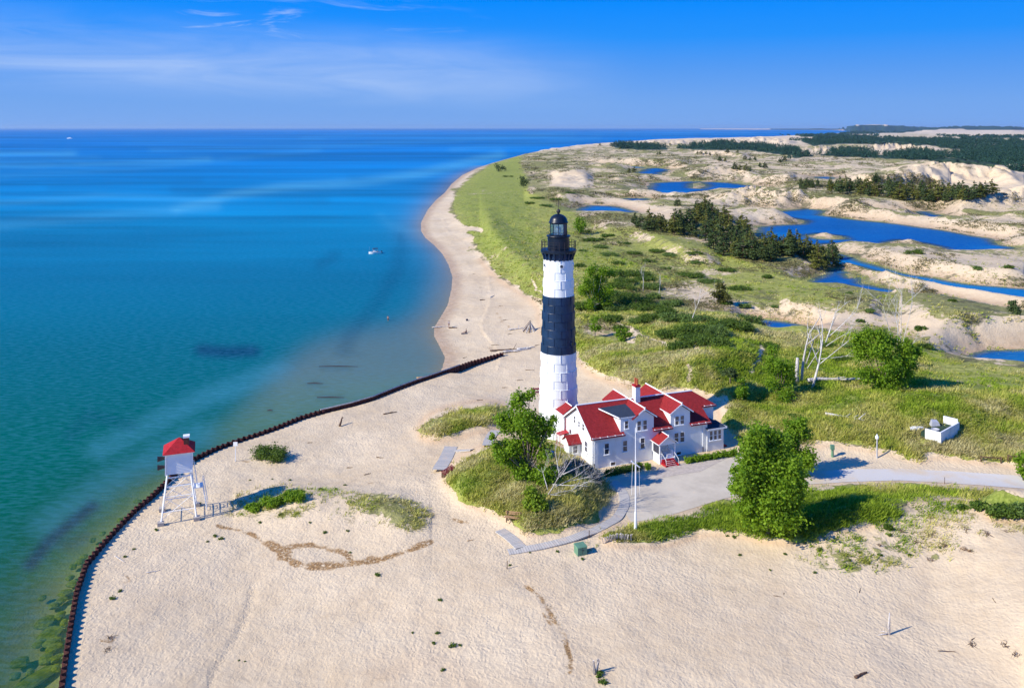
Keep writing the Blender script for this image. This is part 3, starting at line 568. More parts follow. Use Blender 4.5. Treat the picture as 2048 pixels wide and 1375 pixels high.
col = g.mix(gm, sand, gc); spk = g.math(g.rng(g.noise(.55, 9, .8, pos, .5), .54, .62), g.math(g.rng(gr, .12, .3), g.rng(gr, .86, .72))); col = g.mix(g.math(spk, .7), col, g.mix(n5, (.07, .07, .025), (.20, .16, .07))); col = g.mix(g.math(gm_s, .85), col, g.mix(g.rng(n3, .35, .65), (.055, .06, .03), (.17, .15, .08))); col = g.mix(g.rng(fo, .4, .6), col, wood)
# footprints and wind ripples in the sand, tussocks in the grass
nearf = g.rng(g.n('ShaderNodeCameraData').outputs['View Distance'], 700, 80) if False else None
vo = g.n('ShaderNodeTexVoronoi', feature='SMOOTH_F1'); vo.inputs['Scale'].default_value = 2.9; vo.inputs['Smoothness'].default_value = .6
ad = g.n('ShaderNodeVectorMath', operation='ADD'); g.l(pos, ad.inputs[0]); nn = g.n('ShaderNodeTexNoise'); nn.inputs['Scale'].default_value = .8; g.l(pos, nn.inputs['Vector']); g.l(nn.outputs['Color'], ad.inputs[1]); g.l(g.scale(ad.outputs[0], (1, .75, 1), (0, 0, .5)), vo.inputs['Vector'])
hsand = g.math(g.math(g.math(vo.outputs['Distance'], .42), g.rng(n1, .3, .7, .6, 1.15)), g.math(n5, .25), 'ADD'); hsand = g.math(hsand, g.math(g.math(trk, -1.0), n3), 'ADD')
ht = g.math(g.math(hsand, g.math(1., gm, 'SUBTRACT')), g.math(g.math(n3, 1.6), gm), 'ADD')
b1 = g.bump(ht, .7, .24); b2 = g.bump(g.math(n4, 1.), .25, 14., b1); b3 = g.bump(g.math(g.noise(.045, 4, .6, pos), g.rng(far, .0, .05)), .35, 5., b2)
rough = g.math(.95, g.math(we, .35), 'SUBTRACT')
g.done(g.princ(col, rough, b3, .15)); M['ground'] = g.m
ground = link('ground', ground_me, None, M['ground']); tag(ground, 'pale rippled sand running into green and olive dune grass', None, None, 'structure')
# ------------------------------------------------------------------ lake surface
lu_ = np.concatenate([np.arange(-6000, -200, 400), np.arange(-200, 2300, 8.), np.arange(2300, 8000, 400)]); lv_ = np.concatenate([[257.4, 257.7, 258], np.arange(258.4, 300, .8), np.arange(300, 560, 3), np.arange(560, 1500, 4.), np.arange(1500, 2600, 30)])
LU, LV = np.meshgrid(lu_, lv_); LD = F*H/(LV-HY); LX = (LU-CX)/F*LD
dd, ii = sdist(LAKE, LX, LD); lw = np.where(ii, -dd, dd)
def ramp_np(t, stops):
    xs = [s[0] for s in stops]; return np.stack([np.interp(t, xs, [s[1][k] for s in stops]) for k in range(3)], -1)
# colour of the water body: blue far out, teal in the bay, green by the piling; sand bars show as violet-tan shallows
far_c = ramp_np(LV, [(257, (.004, .15, .56)), (290, (.002, .155, .58)), (330, (.0, .17, .58)), (400, (.0, .21, .58)), (450, (.0, .19, .46)), (540, (.0, .14, .31)), (700, (.0, .125, .19)), (850, (.0, .120, .115)), (1000, (.0, .12, .09)), (1150, (.002, .11, .07)), (1400, (.004, .08, .04))])
SHAL = Z(); fill([(880, 500), (862, 560), (842, 620), (800, 650), (700, 665), (620, 690), (540, 760), (470, 830), (400, 890), (440, 900), (600, 850), (760, 800), (900, 750), (910, 600), (908, 530)], SHAL, 1.); SHAL = blur(SHAL, 9)
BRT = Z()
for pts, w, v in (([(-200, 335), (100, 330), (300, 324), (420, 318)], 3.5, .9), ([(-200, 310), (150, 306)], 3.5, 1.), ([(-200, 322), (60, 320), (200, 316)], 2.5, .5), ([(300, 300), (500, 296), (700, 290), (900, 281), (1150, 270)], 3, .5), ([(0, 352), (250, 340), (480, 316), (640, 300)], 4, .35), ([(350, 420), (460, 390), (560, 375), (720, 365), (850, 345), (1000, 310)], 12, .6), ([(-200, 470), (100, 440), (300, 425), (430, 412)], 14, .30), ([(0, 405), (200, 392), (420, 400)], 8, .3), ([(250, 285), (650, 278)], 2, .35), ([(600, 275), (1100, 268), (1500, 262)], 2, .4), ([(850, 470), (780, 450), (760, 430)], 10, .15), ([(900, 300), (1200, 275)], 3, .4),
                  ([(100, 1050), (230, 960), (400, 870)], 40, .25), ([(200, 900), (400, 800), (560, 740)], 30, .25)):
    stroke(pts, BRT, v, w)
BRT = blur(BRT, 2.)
DRK = Z()
for pts, w, v in (([(405, 700), (450, 704), (505, 702)], 17, .98), ([(60, 1130), (100, 1080), (150, 1040), (185, 1012)], 15, 1.), ([(100, 1080), (140, 1090), (170, 1075)], 18, .45), ([(640, 530), (670, 510)], 14, .3), ([(800, 470), (805, 490)], 8, .3), ([(690, 700), (700, 670), (760, 600), (795, 540), (800, 500)], 18, .30), ([(640, 735), (700, 735)], 2.5, .8), ([(615, 767), (645, 767)], 2.5, .9), ([(635, 795), (688, 794)], 2.5, .9), ([(540, 820), (546, 822)], 3, .7), ([(140, 870), (180, 830), (260, 850)], 18, .25), ([(595, 835), (605, 825)], 3, .6), ([(495, 870), (520, 858)], 3, .6), ([(668, 708), (725, 708)], 1.6, .6), ([(880, 655), (868, 655)], 2, .4), ([(350, 380), (650, 400)], 12, .25), ([(700, 355), (900, 370)], 6, .3), ([(100, 375), (400, 360)], 8, .25), ([(20, 1300), (60, 1240), (120, 1180)], 30, .35), ([(0, 1200), (80, 1180)], 20, .2)):
    stroke(pts, DRK, v, w)
DRK = blur(DRK, 2.2)
nzw = fbm(LX*.5, LD, 30, 4, 41); sh_ = np.clip(samp(SHAL, LU, LV)*(1.05+.5*(nzw-.5)), 0, 1)
shc = ramp_np(LV, [(500, (.07, .20, .36)), (650, (.14, .21, .31)), (740, (.175, .245, .315)), (850, (.15, .27, .22)), (950, (.05, .22, .21))])
col = far_c*(1-sh_[..., None]*.8)+shc*sh_[..., None]*.8
edge = np.exp(-np.maximum(0, -lw)/np.clip(LD*.012, 1.2, 9))*(LV < 745)*(LV > 330); ed = np.clip(edge*.9, 0, 1)[..., None]
col = col*(1-ed*.75)+np.array([.40, .29, .32])*ed*.75
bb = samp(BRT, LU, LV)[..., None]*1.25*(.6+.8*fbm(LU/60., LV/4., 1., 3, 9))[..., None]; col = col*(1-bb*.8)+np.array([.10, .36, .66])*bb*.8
dk = samp(DRK, LU, LV)[..., None]; col = col*(1-dk)+np.array([.002, .045, .11])*dk
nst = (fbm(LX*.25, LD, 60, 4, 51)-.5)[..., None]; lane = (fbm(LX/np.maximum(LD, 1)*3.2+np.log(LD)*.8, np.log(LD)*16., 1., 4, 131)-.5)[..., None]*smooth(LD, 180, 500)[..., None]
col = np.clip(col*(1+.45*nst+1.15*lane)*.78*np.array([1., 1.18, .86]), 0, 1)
alpha = 1-.74*smooth(LV, 800, 1000)*np.exp(-np.maximum(0, -lw)/9.)-.25*sh_*smooth(LV, 520, 640)
alpha = np.clip(alpha-ed[..., 0]*.25, .3, 1)
keep = (lw < 6)
lid = np.arange(LU.size).reshape(LU.shape); lq = np.stack([lid[:-1, :-1], lid[1:, :-1], lid[1:, 1:], lid[:-1, 1:]], -1).reshape(-1, 4)
kq = (keep[:-1, :-1] | keep[1:, :-1] | keep[1:, 1:] | keep[:-1, 1:]).ravel(); lq = lq[kq]
used = np.unique(lq); remap = np.zeros(LU.size, int); remap[used] = np.arange(len(used))
lme = quick_mesh('lake', np.stack([LX, LD, LX*0], -1).reshape(-1, 3)[used], quads=remap[lq], attrs={'wc': np.concatenate([col, alpha[..., None]], -1).reshape(-1, 4)[used]}, smooth_=True)
def watermat(name, colattr=None, c=(.0, .08, .30), bumpd=.05, gl=.10):
    g = NG(name); pos = g.pos()
    if colattr: a = g.attr(colattr); base = a.outputs['Color']; al = a.outputs['Alpha']
    else: base = g.mix(g.rng(g.noise(.03, 4, .6, pos), .35, .65), c, tuple(x*1.25 for x in c)); al = None
    base = g.mix(g.math(g.rng(g.noise(.9, 4, .6, g.scale(pos, (.6, 1.6, 1), (0, 0, .3))), .35, .7), .14), base, (.10, .38, .62))
    rp = g.math(g.noise(.55, 5, .6, g.scale(pos, (.45, 1.4, 1), (0, 0, .25))), g.math(g.noise(2.2, 3, .6, pos), .35), 'ADD')
    nrm = g.bump(rp, .5, bumpd*4)
    d = g.n('ShaderNodeBsdfDiffuse'); g.l(base, d.inputs[0]); g.l(nrm, d.inputs['Normal'])
    gs = g.n('ShaderNodeBsdfGlossy'); gs.inputs['Roughness'].default_value = .22; g.l(nrm, gs.inputs['Normal']); gs.inputs[0].default_value = (.2, .7, 1, 1)
    fr = g.n('ShaderNodeFresnel'); fr.inputs[0].default_value = 1.33; g.l(nrm, fr.inputs['Normal'])
    m = g.n('ShaderNodeMixShader'); g.l(g.math(fr.outputs[0], gl*2.5), m.inputs[0]); g.l(d.outputs[0], m.inputs[1]); g.l(gs.outputs[0], m.inputs[2])
    if al is None: return g.done(m.outputs[0])
    tr = g.n('ShaderNodeBsdfTransparent'); tr.inputs[0].default_value = (.74, .86, .60, 1)
    m2 = g.n('ShaderNodeMixShader'); g.l(al, m2.inputs[0]); g.l(tr.outputs[0], m2.inputs[1]); g.l(m.outputs[0], m2.inputs[2]); return g.done(m2.outputs[0])
M['lake'] = watermat('lake_water', 'wc'); lake = link('lake', lme, None, M['lake']); tag(lake, 'wide blue and teal lake water', kind='structure')
# ponds
M['pond'] = watermat('pond_water', 'wc', (.001, .075, .26), .03, .10)
for q in PONDS:
    w = ref_world(lift(q, ZP)); c_ = w.mean(0); x0, y0 = w.min(0)-25; x1, y1 = w.max(0)+25
    sel = (XX > x0) & (XX < x1) & (YY > y0) & (YY < y1) & (pd < 3.5); sq = (sel[:-1, :-1] & sel[1:, :-1] & sel[1:, 1:] & sel[:-1, 1:])
    d_, i_ = sdist(lift(q, ZP), XX, YY) if False else (None, None)
    qq = quads.reshape(nr-1, nc-1, 4)[sq]
    if not len(qq): continue
    us = np.unique(qq); rm = {}; rmap = np.zeros(nr*nc, np.int64); rmap[us] = np.arange(len(us))
    # keep faces nearest this pond only
    fx = XX.ravel()[qq].mean(1); fy = YY.ravel()[qq].mean(1); dq, iq = sdist(lift(q, ZP), fx, fy); kk = iq | (dq < np.clip(fy*.03, 5, 18))
    qq = qq[kk]; us = np.unique(qq); rmap[us] = np.arange(len(us))
    zz = ZP+PONDS.index(q)*.004
    dpt = -pd.ravel()[us]; xx_ = XX.ravel()[us]; yy_ = YY.ravel()[us]; al_ = np.clip(.25+.75*smooth(dpt, 0, np.clip(yy_/60, 3, 14)), 0, 1); nn_ = fbm(xx_*.6, yy_, 45, 4, 141)[:, None]
    pc = np.array([.001, .075, .27])*(.75+.6*nn_)+np.array([.0, .05, .05])*smooth(nn_, .5, .8)+np.array([.05, .035, .0])*(1-al_[:, None])
    pm = quick_mesh('pond', np.stack([xx_, yy_, np.full(len(us), zz)], -1), quads=rmap[qq], attrs={'wc': np.concatenate([np.clip(pc, 0, 1), al_[:, None]], -1)}, smooth_=True); tag(link('pond', pm, None, M['pond']), 'deep blue pond between the dunes', kind='structure')
# ================================================================== LIGHTHOUSE
GZ = 3.0
def lighthouse():
    t = empty('lighthouse', (7.4, 135.4, GZ), 0, 'tall white and black banded lighthouse tower of riveted steel plates beside the house', 'lighthouse')
    rad = lambda z: 3.16-z*.0325
    def courses(z0, z1, n, off, name, mat, seam, extra=None):
        m = MB(); prof = []
        hs_ = (z1-z0)/n
        for i in range(n):
            a, b = z0+i*hs_, z0+(i+1)*hs_; o = .055 if (i+off) % 2 == 0 else 0.0
            prof += [(rad(a)+o, a), (rad(a)+o, a+.02), (rad(b)+o, b-.02)]
            if i < n-1: prof += [(rad(b)+o, b)]
        prof.append((rad(z1)+.0, z1)); m.lathe(prof, 64)
        # lapped plate seams, staggered from course to course
        for i in range(n):
            a, b = z0+i*hs_, z0+(i+1)*hs_; o = .055 if (i+off) % 2 == 0 else 0.0
            for k in range(8):
                th = 2*math.pi*(k+(.5 if (i+off) % 2 else 0))/8-math.pi/2+.06; ra, rb = rad(a)+o, rad(b)+o
                d = .07/ra; e = .07
                p = lambda r, th, z: (r*math.cos(th), r*math.sin(th), z)
                m.hexa([p(ra-.01, th-d, a+.012), p(ra-.01, th+d, a+.012), p(ra+e, th+d, a+.012), p(ra+e, th-d, a+.012)], [p(rb-.01, th-d, b-.022), p(rb-.01, th+d, b-.022), p(rb+e, th+d, b-.022), p(rb+e, th-d, b-.022)])
            m.lathe([(rad(b)+o+.03, b-.06), (rad(b)+o+.045, b-.035), (rad(b)+o+.03, b-.008)], 64)
        return m.build(name, mat, t)
    courses(-.3, 13.2, 10, 1, 'lower_shaft', M['steelwhite'], 1)
    courses(13.2, 22.15, 7, 0, 'black_band', M['black'], 1)
    courses(22.15, 25.99, 3, 1, 'upper_shaft', M['steelwhite'], 1)
    courses(25.99, 27.85, 1, 0, 'upper_collar', M['steelwhite'], 1)
    def port(z, th, dark=False):
        r = rad(z)+.05; c = Vector((r*math.cos(th), r*math.sin(th), z)); n_ = Vector((math.cos(th), math.sin(th), 0))
        o = MB().tube([c-n_*.06, c+n_*.12], [.34, .34], 16).build('porthole', M['black' if 13.2 < z < 22 else 'steelwhite'], t); MB().tube([c+n_*.1, c+n_*.135], [.24, .24], 16).build('pane', M['glass'], o)
    for z, th in ((27.0, -1.42), (27.0, -2.75), (27.0, -.1), (4.6, -1.08), (14.8, -.75), (20.1, .3)): port(z, th)
    # brackets and gallery
    m = MB(); m.lathe([(2.2, 27.8), (2.28, 27.9), (2.3, 28.9), (2.2, 29.0)], 48)
    for k in range(20):
        th = 2*math.pi*k/20; c, s_ = math.cos(th), math.sin(th); w = .1
        prof = [(2.2, 27.75), (2.42, 27.8), (2.5, 28.3), (2.72, 28.75), (2.72, 28.93), (2.2, 28.93)]
        m.prism(prof, lambda p, q: (p[0]*c-(q-.5)*w*2*s_, p[0]*s_+(q-.5)*w*2*c, p[1]))
    m.build('gallery_brackets', M['black'], t)
    MB().lathe([(1.5, 28.94), (2.78, 28.94), (2.84, 29.0), (2.84, 29.36), (2.78, 29.42), (1.5, 29.45)], 20).build('gallery_deck', M['lanternblack'], t)
    m = MB(); n = 20
    for k in range(n):
        a, b = 2*math.pi*k/n, 2*math.pi*(k+1)/n
        pa = Vector((2.72*math.cos(a), 2.72*math.sin(a), 29.4)); pb = Vector((2.72*math.cos(b), 2.72*math.sin(b), 29.4))
        m.bar(pa, pa+Vector((0, 0, 1.35)), .04)
        for z in (.5, .95, 1.33): m.bar(pa+Vector((0, 0, z)), pb+Vector((0, 0, z)), .028)
        if k in (3, 7, 13, 17): 
            m.bar(pa+Vector((0, 0, 1.3)), pa+Vector((0, 0, 1.6)), .07)
    m.build('gallery_railing', M['iron'], t)
    MB().lathe([(1.72, 29.4), (1.72, 31.35), (1.76, 31.4)], 32).build('watch_room', M['lanternblack'], t)
    MB().lathe([(1.6, 31.4), (1.9, 31.42), (1.93, 31.5), (1.9, 31.6), (1.4, 31.66)], 32).build('lantern_gallery', M['lanternblack'], t)
    m = MB(); n = 10
    for k in range(n):
        a, b = 2*math.pi*k/n, 2*math.pi*(k+1)/n
        pa = Vector((1.84*math.cos(a), 1.84*math.sin(a), 31.55)); pb = Vector((1.84*math.cos(b), 1.84*math.sin(b), 31.55)); m.bar(pa, pa+Vector((0, 0, .55)), .025); m.bar(pa+Vector((0, 0, .54)), pb+Vector((0, 0, .54)), .02)
    m.build('lantern_railing', M['iron'], t)
    n = 10; ln = MB()
    for k in range(n):
        a = 2*math.pi*(k+.45)/n; p = Vector((1.38*math.cos(a), 1.38*math.sin(a), 31.6)); ln.bar(p, p+Vector((0, 0, 2.0)), .055)
    ln.lathe([(1.3, 31.6), (1.42, 31.62), (1.42, 31.8), (1.3, 31.82)], n*3); ln.lathe([(1.3, 33.45), (1.42, 33.47), (1.42, 33.62), (1.3, 33.63)], n*3)
    lo = ln.build('lantern_frame', M['lanternblack'], t)
    # panes: clear towards the lake, closed iron plates on the landward side
    gm_ = NG('lantern_glass'); d = gm_.n('ShaderNodeBsdfTransparent'); d.inputs[0].default_value = (.92, .97, .95, 1); gs = gm_.n('ShaderNodeBsdfGlossy'); gs.inputs['Roughness'].default_value = .08; mx = gm_.n('ShaderNodeMixShader'); mx.inputs[0].default_value = .28; gm_.l(d.outputs[0], mx.inputs[1]); gm_.l(gs.outputs[0], mx.inputs[2]); gm_.done(mx.outputs[0]); M['lens'] = gm_.m
    for k in range(n):
        a, b = 2*math.pi*(k+.45)/n, 2*math.pi*(k+1.45)/n; mid = (a+b)/2 % (2*math.pi)
        dark = mid < 1.0 or mid > 2*math.pi-1.0
        r0, r1 = 1.35, 1.38; m = MB(); m.hexa([(r0*math.cos(a), r0*math.sin(a), 31.8), (r0*math.cos(b), r0*math.sin(b), 31.8), (r1*math.cos(b), r1*math.sin(b), 31.8), (r1*math.cos(a), r1*math.sin(a), 31.8)], [(r0*math.cos(a), r0*math.sin(a), 33.48), (r0*math.cos(b), r0*math.sin(b), 33.48), (r1*math.cos(b), r1*math.sin(b), 33.48), (r1*math.cos(a), r1*math.sin(a), 33.48)])
        m.build('iron_plate' if dark else 'lantern_pane', M['black'] if dark else M['lens'], t)
    MB().lathe([(.25, 31.66), (.25, 32.1), (.42, 32.15), (.5, 32.5), (.42, 32.9), (.2, 33.0)], 16).build('lamp', M['grey'], t)
    prof = [(1.3, 33.6), (1.58, 33.62), (1.6, 33.72), (1.46, 33.8)]+[(1.44*math.cos(x), 33.8+1.22*math.sin(x)) for x in [i*math.pi/2/9 for i in range(1, 9)]]+[(.16, 35.04), (.16, 35.16)]
    MB().lathe(prof, 32).build('dome', M['lanternblack'], t, True)
    m = MB(); m.lathe([(.05, 35.1), (.22, 35.15), (.33, 35.4), (.3, 35.6), (.12, 35.74), (.05, 35.8), (.02, 37.0)], 16); m.build('vent_ball', M['iron'], t, True)
    return t
lighthouse()
# ================================================================== KEEPERS' HOUSE
HA = R(20.9); HP = (11.5, 121.43, GZ)
house = empty('keepers_house', HP, HA, "white keepers' house with red shingle roofs, two front gables and a rooftop chimney", 'house')
def hx(m, a, b): return m.box(a, b)
# walls -------------------------------------------------------------
WH = 4.55; RZ = 7.52; RV = 4.65; SL = (RZ-WH)/RV; DP = 9.3; LN = 19.25
w = MB()
w.prism([(0, -.6), (DP, -.6), (DP, WH), (RV, RZ), (0, WH)], lambda p, k: (0 if k == 0 else LN, p[0], p[1]))
w.build('wall', M['white'], house)
w = MB(); w.prism([(6.75, 4.2), (10.0, 4.2), (10.0, 6.35), (8.35, 7.42), (6.75, 6.35)], lambda p, k: (p[0], -.004 if k == 0 else DP+.004, p[1]))
w.prism([(-.003, 4.2), (4.0, 4.2), (4.0, 7.05), (-.003, 6.68)], lambda p, k: (4.5 if k == 0 else 6.76, p[0], p[1])); w.build('gable_wall', M['white'], house)
w = MB(); w.prism([(12.85, 4.2), (16.2, 4.2), (16.2, 6.35), (14.55, 7.42), (12.85, 6.35)], lambda p, k: (p[0], -.004 if k == 0 else DP+.8, p[1])); w.build('gable_wall', M['white'], house)
w = MB(); w.box((LN-.01, 2.35, -.6), (21.9, 7.2, 5.85)); w.build('wing_wall', M['white'], house)
w = MB(); w.box((LN-.1, -.2, -.4), (22.0, 2.36, 3.35)); w.build('sun_porch_wall', M['white'], house)
w = MB(); w.prism([(-.3, -.5), (2.5, -.5), (2.5, 4.75), (1.1, 5.7), (-.3, 4.75)], lambda p, k: (p[0], DP-.1 if k == 0 else 12.3, p[1])); w.build('passage_wall', M['white'], house)
w = MB(); w.prism([(3.8, -.5), (5.7, -.5), (5.7, 2.5), (4.75, 3.3), (3.8, 2.5)], lambda p, k: (-1.9 if k == 0 else .01, p[0], p[1])); w.build('vestibule_wall', M['white'], house)
w = MB(); w.box((.0, -.05, -.6), (LN, .0, .05)); w.box((-.05, -.05, -.6), (0, DP, .05)); w.build('foundation', M['white'], house)
# roofs -------------------------------------------------------------
TH = .14; zr = lambda v: WH+.16+SL*v
def fslab(m, u0, u1, v0, v1=RV, u1b=None): m.slab([(u0, v0, zr(v0)), (u1, v0, zr(v0)), (u1b or u1, v1, zr(v1)), (u0, v1, zr(v1))], TH)
m = MB(); OV = -.38
fslab(m, -.38, 5.02, OV); fslab(m, 5.02, 9.75, .25); fslab(m, 9.75, 12.98, OV); fslab(m, 12.98, 16.1, .25)
fslab(m, 16.1, 19.62, OV, 2.1); fslab(m, 16.1, 19.5, 2.1, RV)
m.slab([(19.5, 2.1, zr(2.1)), (22.15, 2.1, zr(2.1)), (19.5, RV, zr(RV)), (19.499, RV, zr(RV))], TH)      # hip on the wing
m.slab([(22.15, 2.1, zr(2.1)), (22.15, 7.2, zr(2.1)), (19.51, RV+.01, zr(RV)), (19.5, RV, zr(RV))], TH)
zb = lambda v: zr(2*RV-v)
m.slab([(-.38, RV, zr(RV)), (19.5, RV, zr(RV)), (19.5, DP+.38, zb(DP+.38)), (-.38, DP+.38, zb(DP+.38))], TH)
m.slab([(19.5, RV, zr(RV)), (22.15, 7.2, zr(2.1)), (19.5, 7.2, zr(2.1)), (19.49, 7.2, zr(2.1))], TH)
m.build('main_roof', M['roof'], house)
def gable_roof(name, uc, hw, zt, v0, v1, mat=M['roof'], slope=.66, th=.13):
    m = MB(); ze = zt-slope*hw
    m.slab([(uc-hw, v0, ze), (uc, v0, zt), (uc, v1, zt), (uc-hw, v1, ze)], th); m.slab([(uc, v0, zt), (uc+hw, v0, ze), (uc+hw, v1, ze), (uc, v1, zt)], th)
    return m.build(name, mat, house)
# gable A: its left slope runs down onto the flat dark dormer roof
gable_roof('gable_roof', 8.35, 2.0, RZ+.2, -.3, DP+.25, slope=.66)
gable_roof('gable_roof', 14.6, 2.0, RZ+.2, -.3, DP+1.1, slope=.66)
m = MB(); m.slab([(4.3, -.12, 6.80), (7.35, -.12, 6.82), (7.4, 4.3, 7.28), (2.75, 4.3, 7.22)], .1); m.build('dormer_roof', M['darkroof'], house)
m = MB(); m.box((4.44, -.14, 6.66), (7.0, -.08, 6.80)); m.build('dormer_fascia', M['trim'], house)
gable_roof('passage_roof', 1.1, 1.65, 5.95, DP-.2, 12.4, slope=.62)
m = MB(); m.slab([(-2.15, 3.55, 2.55), (.0, 3.55, 2.55), (.0, 4.75, 3.5), (-2.15, 4.75, 3.5)], .1); m.slab([(-2.15, 4.75, 3.5), (0, 4.75, 3.5), (0, 5.95, 2.55), (-2.15, 5.95, 2.55)], .1); m.build('vestibule_roof', M['roof'], house)
m = MB(); m.slab([(18.95, -.55, 3.42), (22.35, -.55, 3.42), (22.35, 2.4, 3.55), (18.95, 2.4, 3.9)], .12); m.slab([(19.7, 1.2, 3.66), (21.9, 1.0, 3.6), (21.2, 2.36, 4.0), (19.7, 2.36, 4.05)], .05); m.build('sun_porch_roof', M['darkroof'], house)
m = MB(); m.box((18.97, -.6, 3.22), (22.4, -.52, 3.42)); m.box((22.33, -.6, 3.25), (22.4, 2.4, 3.45)); m.build('sun_porch_fascia', M['trim'], house)
# small red hood and door at the rear left corner
m = MB(); m.slab([(-1.6, 7.9, 2.35), (0, 7.9, 2.6), (0, 9.2, 2.6), (-1.6, 9.2, 2.35)], .1); m.bar((-1.5, 8.0, -.3), (-1.5, 8.0, 2.3), .06); m.bar((-1.5, 9.1, -.3), (-1.5, 9.1, 2.3), .06); m.build('door_hood', M['red'], house)
# ridge caps, barge boards
def beam(a, b, wd=.11, up=.06): MB().bar(Vector(a)+Vector((0, 0, up)), Vector(b)+Vector((0, 0, up)), wd, n=6).build('ridge_cap', M['trim'], house)
beam((-.4, RV, zr(RV)), (19.5, RV, zr(RV))); beam((8.35, -.34, RZ+.2), (8.35, DP+.25, RZ+.2), .10); beam((14.6, -.34, RZ+.2), (14.6, DP+1.1, RZ+.2), .10)
beam((1.1, DP, 5.95), (1.1, 12.4, 5.95), .08)
def board(p, q, h=.2, th=.05, d=(0, -1)):
    m = MB(); p, q = Vector(p), Vector(q); dz = Vector((0, 0, h)); o = Vector((d[0]*th, d[1]*th, 0)); m.hexa([p-dz, q-dz, q-dz+o, p-dz+o], [p, q, q+o, p+o]); m.build('barge_board', M['trim'], house)
for uc in (8.35, 14.6):
    zt = RZ+.22
    board((uc, -.3, zt), (uc+2.02, -.3, zt-.66*2.02)); 
    board((uc-(1.0 if uc < 9 else 2.02), -.3, zt-.66*(1.0 if uc < 9 else 2.02)), (uc, -.3, zt))
    MB().box((uc-.07, -.42, zt-.25), (uc+.07, -.34, zt+.22)).build('finial', M['trim'], house)
board((-.38, OV, zr(OV)+.02), (-.38, RV, zr(RV)+.02), .26, .05, (-1, 0)); board((-.38, RV, zr(RV)+.02), (-.38, DP+.38, zb(DP+.38)+.02), .26, .05, (-1, 0))
board((4.3, -.1, 6.82), (2.8, 3.6, 7.25), .16, .05, (-1, -.3)); board((12.6, -.25, 6.4), (12.6, 2.6, 6.4), .12, .05, (-1, 0))
board((-.55, 9.1, 4.92), (-.55, 12.4, 4.92), .12, .05, (-1, 0))
# red eaves gutters with white straps
for (a, b, vv, zz) in ((-.4, 5.05, OV, zr(OV)), (9.72, 13.0, OV, zr(OV)), (16.08, 19.66, OV, zr(OV)), (19.9, 22.2, 2.08, zr(2.08))):
    gu = MB().box((a, vv-.16, zz-.22), (b, vv-.002, zz-.02)).build('gutter', M['redtrim'], house)
    m = MB(); k = a+.15; m.box((a+.1, vv-.10, zz-.015), (b-.1, vv-.05, zz+.015))
    while k < b: m.box((k, vv-.18, zz-.05), (k+.12, vv+.06, zz+.05)); k += 1.2
    m.build('strap', M['trim'], gu)
gu = MB().box((-2.2, 3.42, 2.36), (.0, 3.54, 2.54)).build('gutter', M['redtrim'], house)
for (u, v, z0, z1, mt) in ((.25, -.1, .0, 4.3, 'trim'), (18.4, -.1, .0, 4.3, 'trim'), (19.0, -.22, .0, 3.2, 'trim'), (-.1, 9.0, .8, 4.4, 'redtrim')):
    MB().bar((u, v, z0), (u, v, z1), .06).build('downpipe', M[mt], house)
for u in (.25, 18.4): MB().bar((u, -.14, -.1), (u, -.14, .75), .08).build('drain_shoe', M['iron'], house)
# windows -------------------------------------------------------------
def window(u, z, wd, ht, v=0., mat='glass', face='front', sash=True):
    """frame with pane and sill, on a wall facing the road or the lake end"""
    def tr(x, d, zz): return (u+x, v-d, zz) if face == 'front' else ((v-d, u-x, zz) if face == 'left' else (v+d, u+x, zz))
    def bx(m, x0, x1, d0, d1, z0, z1): m.hexa([tr(x0, d0, z0), tr(x1, d0, z0), tr(x1, d1, z0), tr(x0, d1, z0)], [tr(x0, d0, z1), tr(x1, d0, z1), tr(x1, d1, z1), tr(x0, d1, z1)])
    f = .075; m = MB(); bx(m, 0, f, .004, .075, z, z+ht); bx(m, wd-f, wd, .004, .075, z, z+ht); bx(m, f, wd-f, .004, .072, z+ht-f, z+ht); bx(m, f, wd-f, .004, .072, z, z+f)
    if sash: bx(m, f, wd-f, .004, .06, z+ht*.5-.035, z+ht*.5+.035)
    fo_ = m.build('window', M['trim'], house)
    m = MB(); bx(m, f*.5, wd-f*.5, .004, .03, z+f*.5, z+ht-f*.5); m.build('pane', M[mat], fo_)
    m = MB(); bx(m, -.08, wd+.08, .004, .16, z-.09, z-.002); m.build('sill', M['trim'], fo_)
for u, z, wd, ht, mt in ((1.86, 1.78, .80, 1.66, 'glass'), (4.82, 1.78, .80, 1.66, 'curtain'), (7.72, 1.78, .80, 1.66, 'glass'), (13.42, 1.9, .82, 1.56, 'glass'), (14.42, 1.9, .82, 1.56, 'glass'), (2.85, .02, .85, .6, 'glass'), (13.8, .06, .88, .55, 'glass')): window(u, z, wd, ht, 0, mt, sash=ht > 1)
for u, z, wd, ht, mt in ((5.12, 5.06, .68, 1.22, 'glass'), (7.16, 4.5, .74, 1.5, 'curtain'), (8.14, 4.5, .74, 1.5, 'curtain'), (13.56, 4.54, .74, 1.38, 'curtain'), (14.46, 4.54, .74, 1.38, 'curtain')): window(u, z, wd, ht, -.004, mt)
for u, z, wd, ht in ((5.9, 4.62, .62, 1.15), (4.35, 4.5, .6, .95), (2.9, 4.5, .75, 1.05), (2.0, 1.7, .8, 1.6), (7.4, 1.7, .8, 1.6), (1.2, .02, .7, .5)): window(u+wd/2, z, wd, ht, 0, 'glass', 'left')
window(-1.35, 1.0, .8, 1.2, 3.8, 'glass')
for u in (19.45, 20.2, 20.95): window(u, 1.55, .62, 1.5, -.2, 'curtain')
